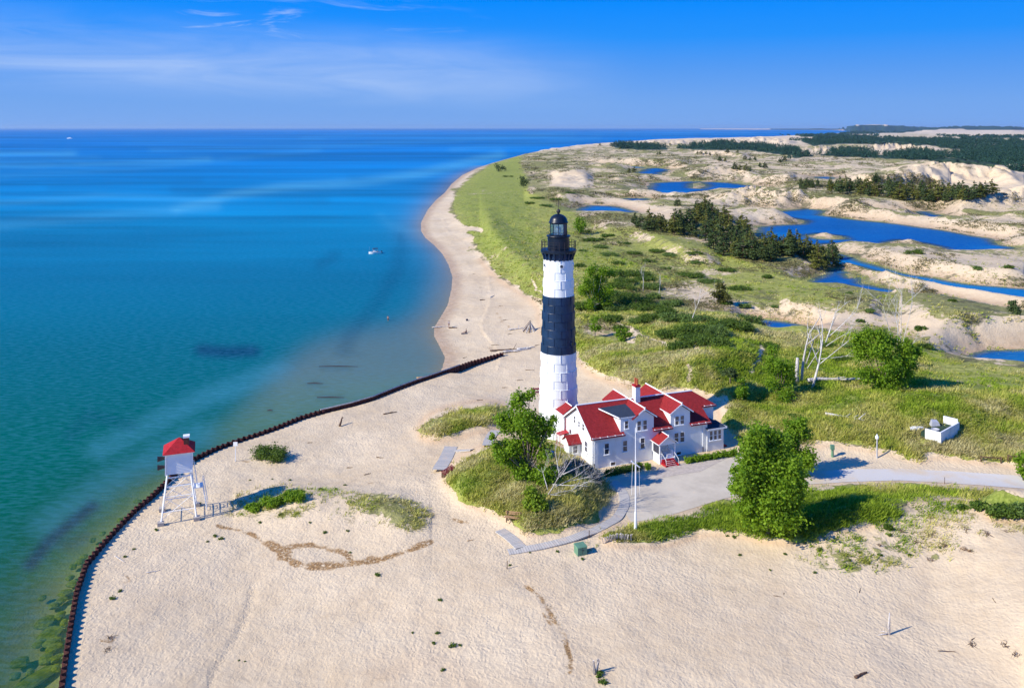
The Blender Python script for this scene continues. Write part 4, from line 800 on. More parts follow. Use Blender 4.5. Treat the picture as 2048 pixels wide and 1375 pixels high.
# chimney
ch = MB().box((9.15, 3.9, 6.4), (9.95, 4.9, 9.55)).build('chimney', M['white'], house)
MB().box((9.08, 3.83, 9.55), (10.02, 4.97, 9.8)).build('chimney_cap', M['red'], ch)
for v in (4.12, 4.66): MB().lathe([(.16, 0), (.2, .1), (.16, .2), (.15, .85), (.2, .9), (.14, .95)], 12, (9.55, v, 9.8)).build('chimney_pot', M['pot'], ch)
# front porch
m = MB(); m.box((9.8, -2.0, -.3), (12.45, .0, .72)); m.box((9.8, -2.0, .72), (9.92, -.01, 1.35)); m.box((12.33, -2.0, .72), (12.45, -.01, 1.35)); m.build('porch_base', M['white'], house)
m = MB()
for u in (9.8, 12.30): m.box((u, -2.003, .7), (u+.15, -1.85, 2.9)); m.box((u, -.16, .7), (u+.15, -.002, 2.9))
m.box((9.8, -2.002, 2.72), (12.45, -1.86, 2.9)); m.box((9.8, -1.86, 2.72), (9.94, -.2, 2.9)); m.box((12.3, -1.86, 2.72), (12.44, -.2, 2.9)); m.build('porch_frame', M['trim'], house)
m = MB(); m.prism([(9.8, 2.9), (12.45, 2.9), (11.12, 3.85)], lambda p, k: (p[0], -2.0 if k == 0 else -.01, p[1])); m.build('porch_gable', M['white'], house)
gable_roof('porch_roof', 11.12, 1.62, 4.02, -2.3, .0, slope=.68, th=.1)
beam((11.12, -2.35, 4.02), (11.12, 0, 4.02), .07); MB().box((11.06, -2.42, 3.9), (11.18, -2.34, 4.3)).build('finial', M['trim'], house); board((11.12, -2.3, 4.04), (12.76, -2.3, 2.93), .14); board((9.48, -2.3, 2.93), (11.12, -2.3, 4.04), .14); board((9.48, -2.3, 2.96), (9.48, 0, 2.96), .1, .06, (-1, 0))
m = MB(); m.box((9.95, -.05, .73), (11.0, -.012, 2.7)); m.build('door', M['trim'], house)
MB().box((9.78, -1.75, 1.4), (9.83, -.3, 2.65)).build('screen', M['glass'], house)
m = MB(); m.box((11.2, -1.8, .73), (12.2, -.2, 1.15)); m.box((12.05, -1.8, 1.15), (12.2, -.2, 1.7)); m.build('porch_bench', M['trim'], house)
m = MB()
for i in range(5): m.box((10.15, -3.4+i*.28, -.35), (12.1, -2.01, .1+i*.14))
m.box((10.02, -3.4, -.35), (10.14, -2.005, .3)); m.box((12.11, -3.4, -.35), (12.23, -2.005, .3)); st = m.build('front_steps', M['red'], house)
m = MB()
for i in range(4): m.box((10.4, -3.405+i*.28, .10+i*.14), (11.85, -3.34+i*.28, .112+i*.14))
m.build('tread', M['trim'], st)
for u in (10.1, 12.15): MB().bar((u, -3.35, .1), (u, -3.35, .95), .03).bar((u, -2.1, .7), (u, -2.1, 1.6), .03).bar((u, -3.35, .95), (u, -2.1, 1.6), .03).build('handrail', M['trim'], house)
m = MB()
for i in range(4): m.box((22.02, .4, -.4), (23.4-i*.32, 1.9, .0+i*.17))
m.build('side_steps', M['redtrim'], house)
# ================================================================== SIGNAL TOWER
def signal_tower():
    g0 = zat(-43.4, 111.); rz = R(20); t = empty('signal_tower', (-43.45, 111.0, g0), rz, 'small white fog signal cabin with red roof raised on steel legs by the piling', 'signal tower')
    hb, ht, zc0, zc1 = 2.15, 1.4, 6.05, 8.65
    feet = [(-hb, -hb), (hb, -hb), (hb, hb), (-hb, hb)]; tops = [(-ht, -ht), (ht, -ht), (ht, ht), (-ht, ht)]
    pt = lambda i, z: Vector((feet[i][0]+(tops[i][0]-feet[i][0])*z/zc0, feet[i][1]+(tops[i][1]-feet[i][1])*z/zc0, z))
    for i in range(4):
        MB().bar(pt(i, .45), pt(i, zc0), .11, n=4).build('leg', M['steelwhite'], t)
        MB().box((feet[i][0]-.38, feet[i][1]-.38, -.5), (feet[i][0]+.38, feet[i][1]+.38, .45)).build('footing', M['concrete'], t)
    for i in range(4):
        j = (i+1) % 4
        for z in (1.5, 3.3, 4.5, 5.6): MB().bar(pt(i, z), pt(j, z), .05, n=4).build('strut', M['steelwhite'], t)
        for a, b in ((.6, 3.3), (3.3, 5.9)): MB().bar(pt(i, a), pt(j, b), .028, n=4).bar(pt(j, a), pt(i, b), .028, n=4).build('brace', M['steelwhite'], t)
    m = MB(); m.box((-1.52, -1.52, zc0), (1.52, 1.52, zc1)); c = m.build('cabin', M['white'], t)
    m = MB()
    for k in range(13):
        z = zc0+.02+k*.2
        for q in range(4):
            a, b = ((-1.56, -1.56), (1.56, -1.56), (1.56, 1.56), (-1.56, 1.56))[q], ((1.56, -1.56), (1.56, 1.56), (-1.56, 1.56), (-1.56, -1.56))[q]
            nx, ny = ((0, -1), (1, 0), (0, 1), (-1, 0))[q]; o0, o1 = .05, .01
            m.hexa([(a[0]*.975, a[1]*.975, z), (b[0]*.975, b[1]*.975, z), (b[0]*.975+nx*o0, b[1]*.975+ny*o0, z), (a[0]*.975+nx*o0, a[1]*.975+ny*o0, z)], [(a[0]*.975, a[1]*.975, z+.19), (b[0]*.975, b[1]*.975, z+.19), (b[0]*.975+nx*o1, b[1]*.975+ny*o1, z+.19), (a[0]*.975+nx*o1, a[1]*.975+ny*o1, z+.19)])
    m.build('clapboards', M['white'], c)
    m = MB()
    for x, y in ((-1.6, -1.6), (1.6, -1.6), (1.6, 1.6), (-1.6, 1.6)): m.box((x-.07, y-.07, zc0-.05), (x+.07, y+.07, zc1))
    m.box((-1.85, -1.85, zc1), (1.85, 1.85, zc1+.1)); m.build('corner_trim', M['trim'], c)
    m = MB(); o = 1.95; zz = zc1+.1; m.add([(-o, -o, zz), (o, -o, zz), (o, o, zz), (-o, o, zz), (-.05, 0, zz+1.45), (.05, 0, zz+1.45)], [(0, 3, 2, 1), (0, 1, 5, 4), (1, 2, 5), (2, 3, 4, 5), (3, 0, 4)]); m.build('roof', M['roofbright'], t)
    chm = MB().box((.55, -.95, zz+.3), (1.2, -.3, zz+1.6)).build('chimney', M['chim'], t); MB().box((.48, -1.02, zz+1.6), (1.27, -.23, zz+1.85)).build('chimney_cap', M['trim'], chm)
    for z in (8.05, 6.95):
        MB().tube([(-1.5, -.9, z), (-2.0, -.95, z), (-2.6, -1.0, z)], [.14, .24, .36], 12).build('fog_horn', M['iron'], t)
    # cage ladder and lower landing on the landward side
    m = MB()
    for s_ in (-.3, .3): m.bar((2.25, .9+s_, 3.2), (1.75, .9+s_, 6.6), .035)
    for k in range(9): m.bar((2.25-.05*k, .6, 3.4+k*.36), (2.25-.05*k, 1.2, 3.4+k*.36), .022)
    m.build('ladder', M['steelwhite'], t)
    m = MB(); m.box((1.7, .1, 3.2), (2.9, 1.7, 3.3))
    for x, y in ((2.9, .1), (2.9, 1.7), (2.9, .9)): m.bar((x, y, 3.25), (x, y, 4.2), .03)
    m.bar((2.9, .1, 4.2), (2.9, 1.7, 4.2), .03); m.bar((2.9, .1, 3.7), (2.9, 1.7, 3.7), .025)
    for s_ in (.3, 1.5): m.bar((3.4, s_, 0), (2.9, s_, 3.25), .05); m.bar((3.5, s_, 1.), (3.0, s_, 4.2), .03)
    for k in range(9): m.bar((3.38-.055*k, .3, .3+k*.33), (3.38-.055*k, 1.5, .3+k*.33), .03)
    m.build('landing_stair', M['steelwhite'], t)
M['roofbright'] = roofmat('bright_red_tiles', (.42, .02, .028), 9.); M['chim'] = paint('brown_brick', (.14, .05, .035), .9, .3, 5)
signal_tower()
# ================================================================== SHEET PILING
def piling():
    w = [Vector((a[0], a[1], 0)) for a in ref_world(wall0[1:])]
    # resample along the line
    pts = []; acc = 0; step = .125
    for a, b in zip(w[:-1], w[1:]):
        Ls = (b-a).length; k = acc
        while k < Ls: pts.append((a+(b-a)*(k/Ls), (b-a).normalized())); k += step
        acc = k-Ls
    m = MB(); prev = None; v = []; f = []
    for i, (p, d) in enumerate(pts):
        ph = i % 8; o = (.0, .0, .0, .2, .4, .4, .4, .2)[ph]*(.3 if -33 < p.x < -11 and p.y > 125 else 1); nrm = Vector((d.y, -d.x, 0)); q = p+nrm*(o-.2)
        top = ZW+.06*math.sin(i*.025)+(0.04 if ph < 3 else 0)
        sunk = max(0., (p.x+16)*.02) if p.x > -16 else 0
        n0 = len(v); q2 = q+nrm*.09
        v += [(q.x, q.y, -2), (q.x, q.y, top-sunk*.1), (q2.x, q2.y, top-sunk*.1), (q2.x, q2.y, -2)]
        if i: f += [(n0-4, n0, n0+1, n0-3), (n0-3, n0+1, n0+2, n0-2), (n0-2, n0+2, n0+3, n0-1)]
    m.v = v; m.f = f; o = m.build('sheet_piling', M['rust']); tag(o, 'long rusty corrugated steel sheet piling holding the beach back from the lake', 'retaining wall')
    cp = [(p+Vector((0, 0, ZW+.07))) for p, d in pts if -34 < p.x < -11 and p.y > 125][::8]; MB().tube(cp, [.13]*len(cp), 4).build('timber_cap', M['deadwood'], o)
piling()
# ================================================================== HARD SURFACES (draped on the levelled ground)
def drape(name, A, B_, mat, nseg, ncross, lift_=.03, z=GZ, kind='structure', label=None, cat=None):
    def res(P_, n):
        p = np.array([tuple(P(x, y, z))[:2] for x, y in P_]); s = np.r_[0, np.cumsum(np.hypot(*np.diff(p, axis=0).T))]; t = np.linspace(0, s[-1], n)
        return np.stack([np.interp(t, s, p[:, 0]), np.interp(t, s, p[:, 1])], 1)
    a, b = res(A, nseg), res(B_, nseg); v = []
    for i in range(nseg):
        for j in range(ncross):
            q = a[i]+(b[i]-a[i])*j/(ncross-1); v.append((q[0], q[1], zat(q[0], q[1])+lift_))
    v = np.array(v); id_ = np.arange(nseg*ncross).reshape(nseg, ncross); qd = np.stack([id_[:-1, :-1], id_[1:, :-1], id_[1:, 1:], id_[:-1, 1:]], -1).reshape(-1, 4)
    o = link(name, quick_mesh(name, v, quads=qd), None, mat); tag(o, label, cat, None, kind); return o
g = NG('gravel'); pos = g.pos(); a = g.noise(.25, 6, .65, pos); b = g.noise(3., 4, .7, pos)
edge_ = g.rng(g.noise(.5, 5, .7, pos), .6, .75)
g.done(g.princ(g.mix(g.math(edge_, .7), g.mix(g.math(b, .6), g.mix(g.rng(a, .35, .65), (.42, .365, .28), (.56, .495, .385)), (.60, .53, .42)), (.62, .50, .35)), .95, g.bump(b, .4, .05), .1)); M['gravel'] = g.m
g = NG('pale_concrete_road'); pos = g.pos(); a = g.noise(.18, 6, .65, pos); b = g.noise(2., 4, .7, pos); g.done(g.princ(g.mix(g.rng(a, .42, .68), (.58, .55, .50), (.60, .49, .35)), .9, g.bump(b, .2, .03), .1)); M['road'] = g.m
drape('parking_lot', [(1236, 1000), (1262, 1046), (1330, 1036), (1395, 1015), (1460, 996), (1560, 974), (1625, 970)], [(1240, 955), (1290, 948), (1335, 938), (1400, 922), (1470, 914), (1540, 915), (1625, 933)], M['gravel'], 60, 14)
drape('road', [(1600, 973), (1700, 966), (1800, 963), (1900, 969), (2048, 982), (2300, 1000)], [(1600, 944), (1700, 938), (1800, 938), (1900, 943), (2048, 955), (2300, 968)], M['road'], 60, 8, .045)
drape('forecourt', [(1310, 958), (1350, 950), (1400, 943)], [(1318, 935), (1370, 925), (1460, 913)], M['concrete2'] if 'concrete2' in M else paint('pale_concrete', (.50, .43, .36), .9, .2, 2), 8, 4, .05)
g = NG('grey_boards'); o_ = g.n('ShaderNodeUVMap').outputs[0]; at = g.attr('along').outputs['Fac']; wv = g.math(g.math(at, 3.3), 1., 'MODULO') ; nn_ = g.noise(.7, 5, .7, g.pos()); fl_ = g.n('ShaderNodeTexWhiteNoise', noise_dimensions='1D'); g.l(g.math(g.math(at, 3.3), 0., 'FLOOR'), fl_.inputs['W'])
cb = g.mix(g.math(fl_.outputs[0], .6), (.42, .40, .365), (.58, .54, .475)); cb = g.mix(g.rng(wv, .86, .9), cb, (.16, .15, .15)); cb = g.mix(g.math(g.rng(nn_, .5, .7), .8), cb, (.55, .45, .35)); g.done(g.princ(cb, .85, None, .2)); M['board'] = g.m
def boardwalk(pts, width, label):
    p = [ground_hit(*q) for q in pts]; xy = np.array([(q.x, q.y) for q in p]); s = np.r_[0, np.cumsum(np.hypot(*np.diff(xy, axis=0).T))]; n = max(4, int(s[-1]/.4)); t = np.linspace(0, s[-1], n)
    c = np.stack([np.interp(t, s, xy[:, 0]), np.interp(t, s, xy[:, 1])], 1); 
    for _ in range(6): c[1:-1] = (c[:-2]+2*c[1:-1]+c[2:])/4
    d = np.gradient(c, axis=0); d /= np.linalg.norm(d, axis=1)[:, None]; nr_ = np.stack([-d[:, 1], d[:, 0]], 1)*width/2; v = []; al = []
    for i in range(n):
        z0 = max(zat(*(c[i]+nr_[i]*k)) for k in (-1, 0, 1))+.07
        for k, zz in ((-1, z0-.15), (-1, z0), (1, z0), (1, z0-.15)): v.append((*(c[i]+nr_[i]*k), zz)); al.append(t[i])
    q = []
    for i in range(n-1):
        for k in range(3): q.append((i*4+k, (i+1)*4+k, (i+1)*4+k+1, i*4+k+1))
    o = link('boardwalk', quick_mesh('boardwalk', v, quads=q, attrs={'along': np.array(al)}), None, M['board']); tag(o, label, 'boardwalk')
boardwalk([(1016, 1104), (1080, 1094), (1150, 1077), (1200, 1057), (1234, 1037), (1250, 1010), (1249, 992), (1240, 976), (1226, 962)], 1.3, 'long curving grey boardwalk from the beach to the car park')
boardwalk([(1000, 1062), (1022, 1077), (1042, 1096)], 1.4, 'short grey boardwalk branch below the park bench')
boardwalk([(878, 944), (890, 922), (902, 895)], 2.0, 'grey boardwalk leaning against the grassy mound edge')
boardwalk([(906, 901), (925, 901), (945, 900)], .9, 'narrow ribbed grey mat linking two boardwalks across the sand')
boardwalk([(975, 893), (978, 880), (984, 868), (992, 862)], 1.6, 'grey boardwalk behind the leaning tree')
# ================================================================== SMALL THINGS
def put(name, px, py, rz, label, cat, group=None):
    return empty(name, ground_hit(px, py), rz, label, cat, group)
# flagpole with yard arm
t = put('flagpole', 1271, 1060, 0, 'slim white flagpole with a slanted yard arm before the house', 'flagpole'); s = 1/pxm(t.location)
hp = 205*s
MB().tube([(0, 0, -.2), (0, 0, 2.2*1.0)], [.2, .13], 8).build('pole_base', M['trim'], t); MB().tube([(0, 0, 2.2), (0, 0, hp*.72), (0, 0, hp*.72+.01)], [.08, .06, .06], 8).build('pole', M['trim'], t)
MB().tube([(0, 0, hp*.72), (0, 0, hp)], [.05, .04], 8).build('topmast', M['trim'], t)
a, b = Vector((-9*s, -.1, hp*.645+7*s)), Vector((9*s, .1, hp*.645-7*s)); MB().bar(a, b, .085).build('yard_arm', M['trim'], t); m = MB(); m.bar(a+Vector((.2, .2, -.1)), (-.5, -.1, hp*.35), .018, n=4); m.bar(b-Vector((.1, .1, .1)), (.5, .1, hp*.35), .018, n=4); m.bar((.12, 0, .5), (.12, 0, hp*.7), .015, n=4); m.build('halyard', M['trim'], t)
# lamp post
t = put('lamp_post', 1754, 915, 0, 'pale grey lamp post with a white lantern at the sandy roadside', 'lamp post')
MB().tube([(0, 0, -.1), (0, 0, .5), (0, 0, 2.7)], [.13, .11, .09], 8).build('post', M['grey'], t); MB().lathe([(.12, 2.68), (.24, 2.85), (.26, 3.1), (.12, 3.3), (.03, 3.5)], 12).build('lantern', M['trim'], t, True)
# green post in the tree's shade
t = put('pump_post', 1665, 913, 0, 'short green post standing in the tree shade beyond the road', 'post'); MB().tube([(0, 0, -.1), (0, 0, 1.5)], [.2, .17], 8).build('post', M['green'], t); MB().box((-.3, -.22, 1.1), (.25, .22, 1.75)).build('box', M['green'], t)
# transformer box
t = put('utility_box', 1161, 1106, R(22), 'squat green metal utility box standing in the sand by the boardwalk', 'utility box')
MB().box((-.58, -.5, -.2), (.58, .5, .9)).build('cabinet', M['green'], t); MB().hexa([(-.63, -.55, .902), (.63, -.55, .902), (.63, .55, .902), (-.63, .55, .902)], [(-.61, -.5, .96), (.61, -.5, .96), (.61, .55, 1.04), (-.61, .55, 1.04)]).build('lid', M['green'], t); MB().box((-.01, -.53, .1), (.01, -.502, .85)).box((.1, -.56, .5), (.16, -.502, .62)).build('door_seam', M['iron'], t)
# park bench
t = put('park_bench', 1027, 1040, R(-14), 'light brown wooden park bench facing the beach at the foot of the mound', 'bench')
m = MB(); [m.box((-1.05, -.45+i*.2, .42), (1.05, -.29+i*.2, .48)) for i in range(3)]; m.build('seat', M['bench'], t); m = MB(); [m.box((-1.05, .2+i*.03, .6+i*.22), (1.05, .25+i*.03, .76+i*.22)) for i in range(2)]; m.build('backrest', M['bench'], t)
for x in (-.8, .8):
    MB().box((x-.05, -.42, -.15), (x+.05, -.32, .42)).box((x-.05, .14, -.15), (x+.05, .26, 1.0)).box((x-.05, -.42, .34), (x+.05, .26, .42)).build('leg', M['darkwood'], t)
# second structure: dark red rack of logs by left boardwalk, and one behind the lighthouse
t = put('red_bench', 898, 946, R(62), 'dark red slatted bench beside the left boardwalk', 'bench'); m = MB()
for i in range(5): m.box((-1.4, -.3+i*.16, .35+i*.06), (1.4, -.2+i*.16, .42+i*.06))
m.build('seat', M['redtrim'], t)
for x in (-1.2, 0, 1.2): MB().box((x-.06, -.3, -.2), (x+.06, .45, .42)).build('leg', M['darkwood'], t)
t = put('picnic_table', 1072, 785, R(10), 'small reddish picnic table on the sand left of the lighthouse', 'table'); MB().box((-.9, -.4, .7), (.9, .4, .78)).build('tabletop', M['redtrim'], t); MB().box((-.9, -.85, .4), (.9, -.6, .46)).build('seat', M['redtrim'], t); MB().box((-.9, .6, .4), (.9, .85, .46)).build('seat', M['redtrim'], t)
for x in (-.7, .7): MB().bar((x, -.7, -.1), (x, .1, .72), .06).bar((x, .7, -.1), (x, -.1, .72), .06).build('leg', M['darkwood'], t)
# white notice post
t = put('notice_sign', 471, 922, 0, 'thin white post carrying a small white sign board by the piling', 'sign'); MB().bar((0, 0, -.2), (0, 0, 2.6), .06).build('post', M['trim'], t); MB().box((-.32, -.06, 2.35), (.32, -.02, 2.95)).build('sign_board', M['trim'], t)
# roadside rail barriers
for (x0, y0, x1, y1, lab) in ((1962, 934, 2002, 937, 'low brown wooden rail barrier at the road edge, left of the pair'), (2016, 938, 2056, 942, 'low brown wooden rail barrier at the road edge, right of the pair')):
    a, b = P(x0, y0, GZ), P(x1, y1, GZ); t = empty('rail_barrier', (a+b)/2, math.atan2(b.y-a.y, b.x-a.x), lab, 'barrier'); t.location.z = zat(t.location.x, t.location.y); hl = (b-a).length/2
    for x in (-hl, hl): MB().box((x-.07, -.07, -.2), (x+.07, .07, .95)).build('post', M['darkwood'], t)
    MB().box((-hl+.072, -.04, .7), (hl-.072, .04, .84)).build('rail', M['darkwood'], t)
for px, py, lab in ((1014, 1137, 'thin dark stake alone in the sand below the boardwalk'), (1889, 967, 'thin dark stake at the near road edge'), (1178, 1075, 'short dark stake beside the boardwalk bend'), (1200, 965, 'dark stake near the house corner')):
    t = ground_hit(px, py); o = MB().tube([(0, 0, -.2), (.03, 0, .9)], [.045, .04], 6).build('stake', M['darkwood'], None, loc=t); tag(o, lab, 'stake')
# white walled enclosure
RE = R(41); t = put('walled_enclosure', 1881, 889, RE, 'white painted walled enclosure sunk in the grassy slope, open at the back', 'enclosure')
MB().box((-.1, -.1, -1.6), (6.6, .1, 1.85)).build('front_wall', M['white'], t); MB().box((-.1, .102, -1.6), (.1, 2.2, 1.85)).build('side_wall', M['white'], t); MB().box((6.4, .102, -1.6), (6.6, 2.2, 2.3)).build('side_wall', M['white'], t)
MB().box((.11, .11, -1.6), (6.39, 2.9, 1.2)).build('earth_fill', M['ground'], t)
tl = t.location; ca, sa = math.cos(RE), math.sin(RE)
def loc_(x, y, z): return Vector((tl.x+x*ca-y*sa, tl.y+x*sa+y*ca, tl.z+z))
o = MB().lathe([(.45, -.1), (.55, .55), (.6, .6), (.52, .6), (.45, .2)], 16).build('tub', M['grey'], None, True, loc=loc_(1.1, 1.2, 1.2)); tag(o, 'round pale tub standing inside the white enclosure', 'tub')
o = MB().hexa([(-.7, -.5, 0), (.7, -.4, .1), (.6, .6, .2), (-.6, .5, 0)], [(-.5, -.3, .7), (.5, -.3, .6), (.5, .4, .8), (-.4, .3, .9)]).build('rubble_slab', M['grey'], None, loc=loc_(4.2, 2.6, 1.2)); tag(o, 'angular pale slab lying at the back of the white enclosure', 'slab')
bp = ground_hit(1828, 858); m = MB()
for i in range(5): m.hexa(*[[(dx+random.uniform(-.1, .1), dy, z+random.uniform(-.05, .1)) for dx, dy in ((-.6+i*.35, -.25), (.0+i*.35, -.3), (.1+i*.35, .25), (-.5+i*.35, .3))] for z in (.0, .3+.1*(i % 2))])
o = m.build('broken_boards', M['trim'], None, loc=bp); tag(o, 'heap of broken white boards in the grass left of the enclosure', 'debris')
# snow fence rolls
def picket_roll(px, py, n, dx, dy, label, h=.8):
    c = ground_hit(px, py); t = empty('snow_fence', c, 0, label, 'fence'); m = MB()
    for i in range(n):
        x = dx*(i-n/2); y = dy*(i-n/2)+random.uniform(-.1, .1); z = zat(c.x+x, c.y+y)-c.z; lean = random.uniform(-.25, .25); m.bar((x, y, z-.1), (x+lean, y-.3, z+h), .05, n=4)
    m.build('pickets', M['deadwood'], t); MB().bar((-dx*n/2, -dy*n/2, .35), (dx*n/2, dy*n/2, .35), .025, n=4).build('wire', M['iron'], t)
picket_roll(1236, 1078, 34, .1, .01, 'sagging roll of grey slatted snow fence in the grass below the flagpole')
picket_roll(1192, 1344, 8, .05, .06, 'short scrap of grey slatted snow fence at the bottom edge', 1.3)
# blue barrel beside the dead branches
o = MB().lathe([(.3, 0), (.36, .1), (.38, .5), (.36, .9), (.3, 1.0)], 16).build('barrel', paint('blue_plastic', (.01, .06, .30), .4, .1), None, True, loc=ground_hit(1104, 915)); tag(o, 'blue barrel between the leaning tree and the house', 'barrel')
# logs, driftwood
def log(px, py, Lm, rz, r, label, mat='deadwood', tilt=0., br=2, cat='log'):
    c = ground_hit(px, py) if True else None; m = MB(); n = 7; pts = []; rad = []
    for i in range(n):
        q = i/(n-1)-.5; pts.append((q*Lm, random.uniform(-.04, .04)*Lm*.5, r*.6+tilt*(q+.5)*Lm+random.uniform(-.2, .2)*r)); rad.append(r*(1-.5*(q+.5)))
    m.tube(pts, rad, 7)
    for k in range(br):
        i = random.randint(2, n-2); a = Vector(pts[i]); d = Vector((random.uniform(.2, .7), random.choice((-1, 1))*random.uniform(.5, 1), random.uniform(.1, .8))); m.tube([a, a+d*Lm*.12, a+d*Lm*.22+Vector((0, 0, -.05))], [r*.45, r*.3, r*.12], 5)
    o = m.build('log', M[mat], None, True, loc=c); o.rotation_euler = (0, 0, rz); tag(o, label, cat); return o
log(1722, 1350, 1.5, R(28), .14, 'short dark brown plank-like log at the bottom of the beach', 'darkwood', br=0)
log(985, 593, 3.5, R(65), .14, 'thin log slanting on the upper beach', br=0); log(965, 600, 1.6, R(20), .16, 'short dark driftwood piece at the end of the slanting log', 'darkwood')
log(885, 654, 5.5, R(12), .16, 'long bare log lying from the water to the standing person', br=2); log(906, 656, 2.2, R(-5), .18, 'stubby log just behind the standing person', 'darkwood')
log(1036, 658, 5.0, R(20), .2, 'bleached log lying left of the driftwood pyramid'); log(682, 850, 1.3, R(80), .2, 'small dark stump standing in the sand above the piling', 'darkwood', .8)
log(847, 757, 3.0, R(30), .35, 'pale broken timber leaning over the piling near its far end', 'bench', .05, 0)
log(1035, 702, 7, R(22), .28, 'long bleached log at the inland end of the piling'); log(1052, 697, 4.5, R(28), .25, 'thick grey log piled over the inland end of the piling', 'palebark'); log(1008, 700, 6.5, R(10), .18, 'dark flat log behind the inland end of the piling', 'darkwood')
log(780, 826, 2.5, R(30), .12, 'thin forked stick on the sand above the grass tongue', 'darkwood'); log(803, 708, 3, R(-8), .12, 'thin stick on the sand near the waterline', 'darkwood') if False else None
log(240, 1118, 2.4, R(-38), .07, 'thin straight stick on the sand right of the piling', br=0); log(306, 1143, 1.5, R(24), .06, 'small pale twig on open sand', br=0); log(942, 1080, .9, R(20), .05, 'tiny pale stick on the sand below the park bench', 'bench', br=0)
log(1685, 760, 13, R(3), .35, 'long fallen grey trunk behind the dead white tree', 'deadwood', br=3); log(1690, 835, 6, R(-35), .22, 'bleached fallen bough in the grass below the dead tree', 'palebark', br=4)
for (px, py, Lm, a, lab) in ((1555, 1192, .8, -20, 'tiny dark twig left of two on the open sand'), (1568, 1186, .3, 60, 'tiny dark chip right of two on the open sand'), (1262, 1335, 1.4, 20, None), (1905, 1302, 2.6, -5, 'crooked thin root lying across the lower right sand'), (1720, 1180, 1.0, 60, 'small bent twig above the driftwood post'), (1988, 1200, 1.0, 80, 'bent black twig on the right dune face'), (1948, 1276, .9, 30, 'small arched twig on the right dune face'), (1872, 1262, .3, 0, None)):
    if lab: log(px, py, Lm, R(a), .035, lab, 'darkwood', br=1, cat='twig')
for i, (px, py, Lm, a) in enumerate([(1012, 640, 1.6, 10), (1002, 612, 1.2, -20), (1020, 668, 1.4, 30), (948, 548, 1., 15), (962, 575, 1.2, -30), (990, 690, 1.8, 5), (930, 715, 1.2, 40), (1060, 740, 2., -15), (1040, 760, 1.4, 20), (1010, 775, 1.2, 0), (960, 800, 1.3, 25), (900, 905, 1., 10), (760, 915, 1.2, -20), (735, 948, 1., 30), (1075, 690, 1.5, 35), (700, 935, .9, 0), (620, 885, .8, 15), (1040, 555, 1.4, 50)]):
    log(px, py, Lm, R(a), .07, 'thin brown driftwood stick lying on the upper beach' if py < 780 else 'thin brown stick lying on the sand between the bushes and the boardwalk', 'darkwood', br=2, cat='driftwood')['group'] = 'driftwood sticks scattered over the beach'
# driftwood post that stands upright
t = ground_hit(1778, 1268); m = MB(); m.tube([(0, 0, -.3), (.0, 0, .8), (.03, 0, 1.6), (.05, 0, 2.1)], [.14, .11, .08, .04], 7); m.tube([(0, 0, .05), (-.7, -.1, .08), (-1.3, -.2, .02)], [.08, .05, .02], 5); m.tube([(0, 0, .05), (-.3, .3, .1), (-.7, .5, .04)], [.06, .04, .02], 5)
o = m.build('driftwood_post', M['deadwood'], None, True, loc=t); tag(o, 'upright grey driftwood stem casting a long shadow on the lower right sand', 'driftwood')
# driftwood pyramid
t = put('driftwood_pyramid', 1060, 661, 0, 'pyramid of stacked driftwood sticks on the upper beach', 'driftwood')
for k in range(16):
    a = k*2.4; r_ = random.uniform(1.3, 2.3); MB().tube([(r_*math.cos(a), r_*math.sin(a), -.05), (.25*math.cos(a+2.6), .25*math.sin(a+2.6), random.uniform(1.9, 2.7))], [.13, .06], 5).build('stick', M['deadwood' if k % 3 else 'darkwood'], t)
# submerged logs
for px, py, Lm, lab in ((677, 733, 8.5, 'long dark sunken log farthest out in the shallows'), (630, 767, 3.2, 'short dark sunken log, middle of the three in the shallows'), (661, 795, 5.2, 'dark sunken log nearest the piling in the shallows'), (540, 821, 1., 'dark sunken stump in the shallows')):
    p = P(px, py, -.05); o = MB().tube([(-Lm/2, 0, 0), (0, .1, .04), (Lm/2, -.05, 0)], [.16, .2, .12], 6).build('sunken_log', M['iron'], None, loc=p); tag(o, lab, 'log')
# rocks under the water beside the piling
import bmesh
def rock_mesh(seed):
    bm = bmesh.new(); bmesh.ops.create_icosphere(bm, subdivisions=2, radius=1.)
    for v in bm.verts:
        n_ = mnoise.noise(v.co*1.3+Vector((seed*7.1, 0, 0))); v.co *= 1+.35*n_; v.co.z *= .55; v.co.x = max(-.85, min(.85, v.co.x)); v.co.y = max(-.8, min(.8, v.co.y))
    me = bpy.data.meshes.new('rock'); bm.to_mesh(me); bm.free(); me.materials.append(M['algae']); return me
g = NG('algae_rock'); M['algae'] = g.done(g.princ(g.mix(g.rng(g.noise(3., 5, .6, g.obj()), .35, .65), (.24, .22, .012), (.50, .42, .05)), .8, None, .2))
rm_ = [rock_mesh(i) for i in range(4)]; rocks = [(40, 1318, 20, 10), (72, 1350, 22, 26), (90, 1238, 20, 14), (100, 1262, 22, 16), (105, 1278, 16, 10), (80, 1280, 12, 9), (92, 1310, 14, 12), (108, 1290, 12, 10), (120, 1225, 10, 8), (108, 1205, 12, 7), (130, 1180, 14, 8), (122, 1196, 10, 8), (145, 1162, 12, 7), (160, 1118, 10, 6), (168, 1108, 9, 5), (146, 1128, 8, 5), (140, 1150, 8, 5), (275, 998, 10, 4), (240, 1035, 7, 4), (52, 1365, 10, 8), (112, 1330, 10, 8), (60, 1338, 9, 7), (85, 1190, 9, 5), (112, 1310, 9, 8), (128, 1240, 8, 8), (30, 1345, 12, 7), (205, 1062, 7, 4), (185, 1075, 7, 4)]
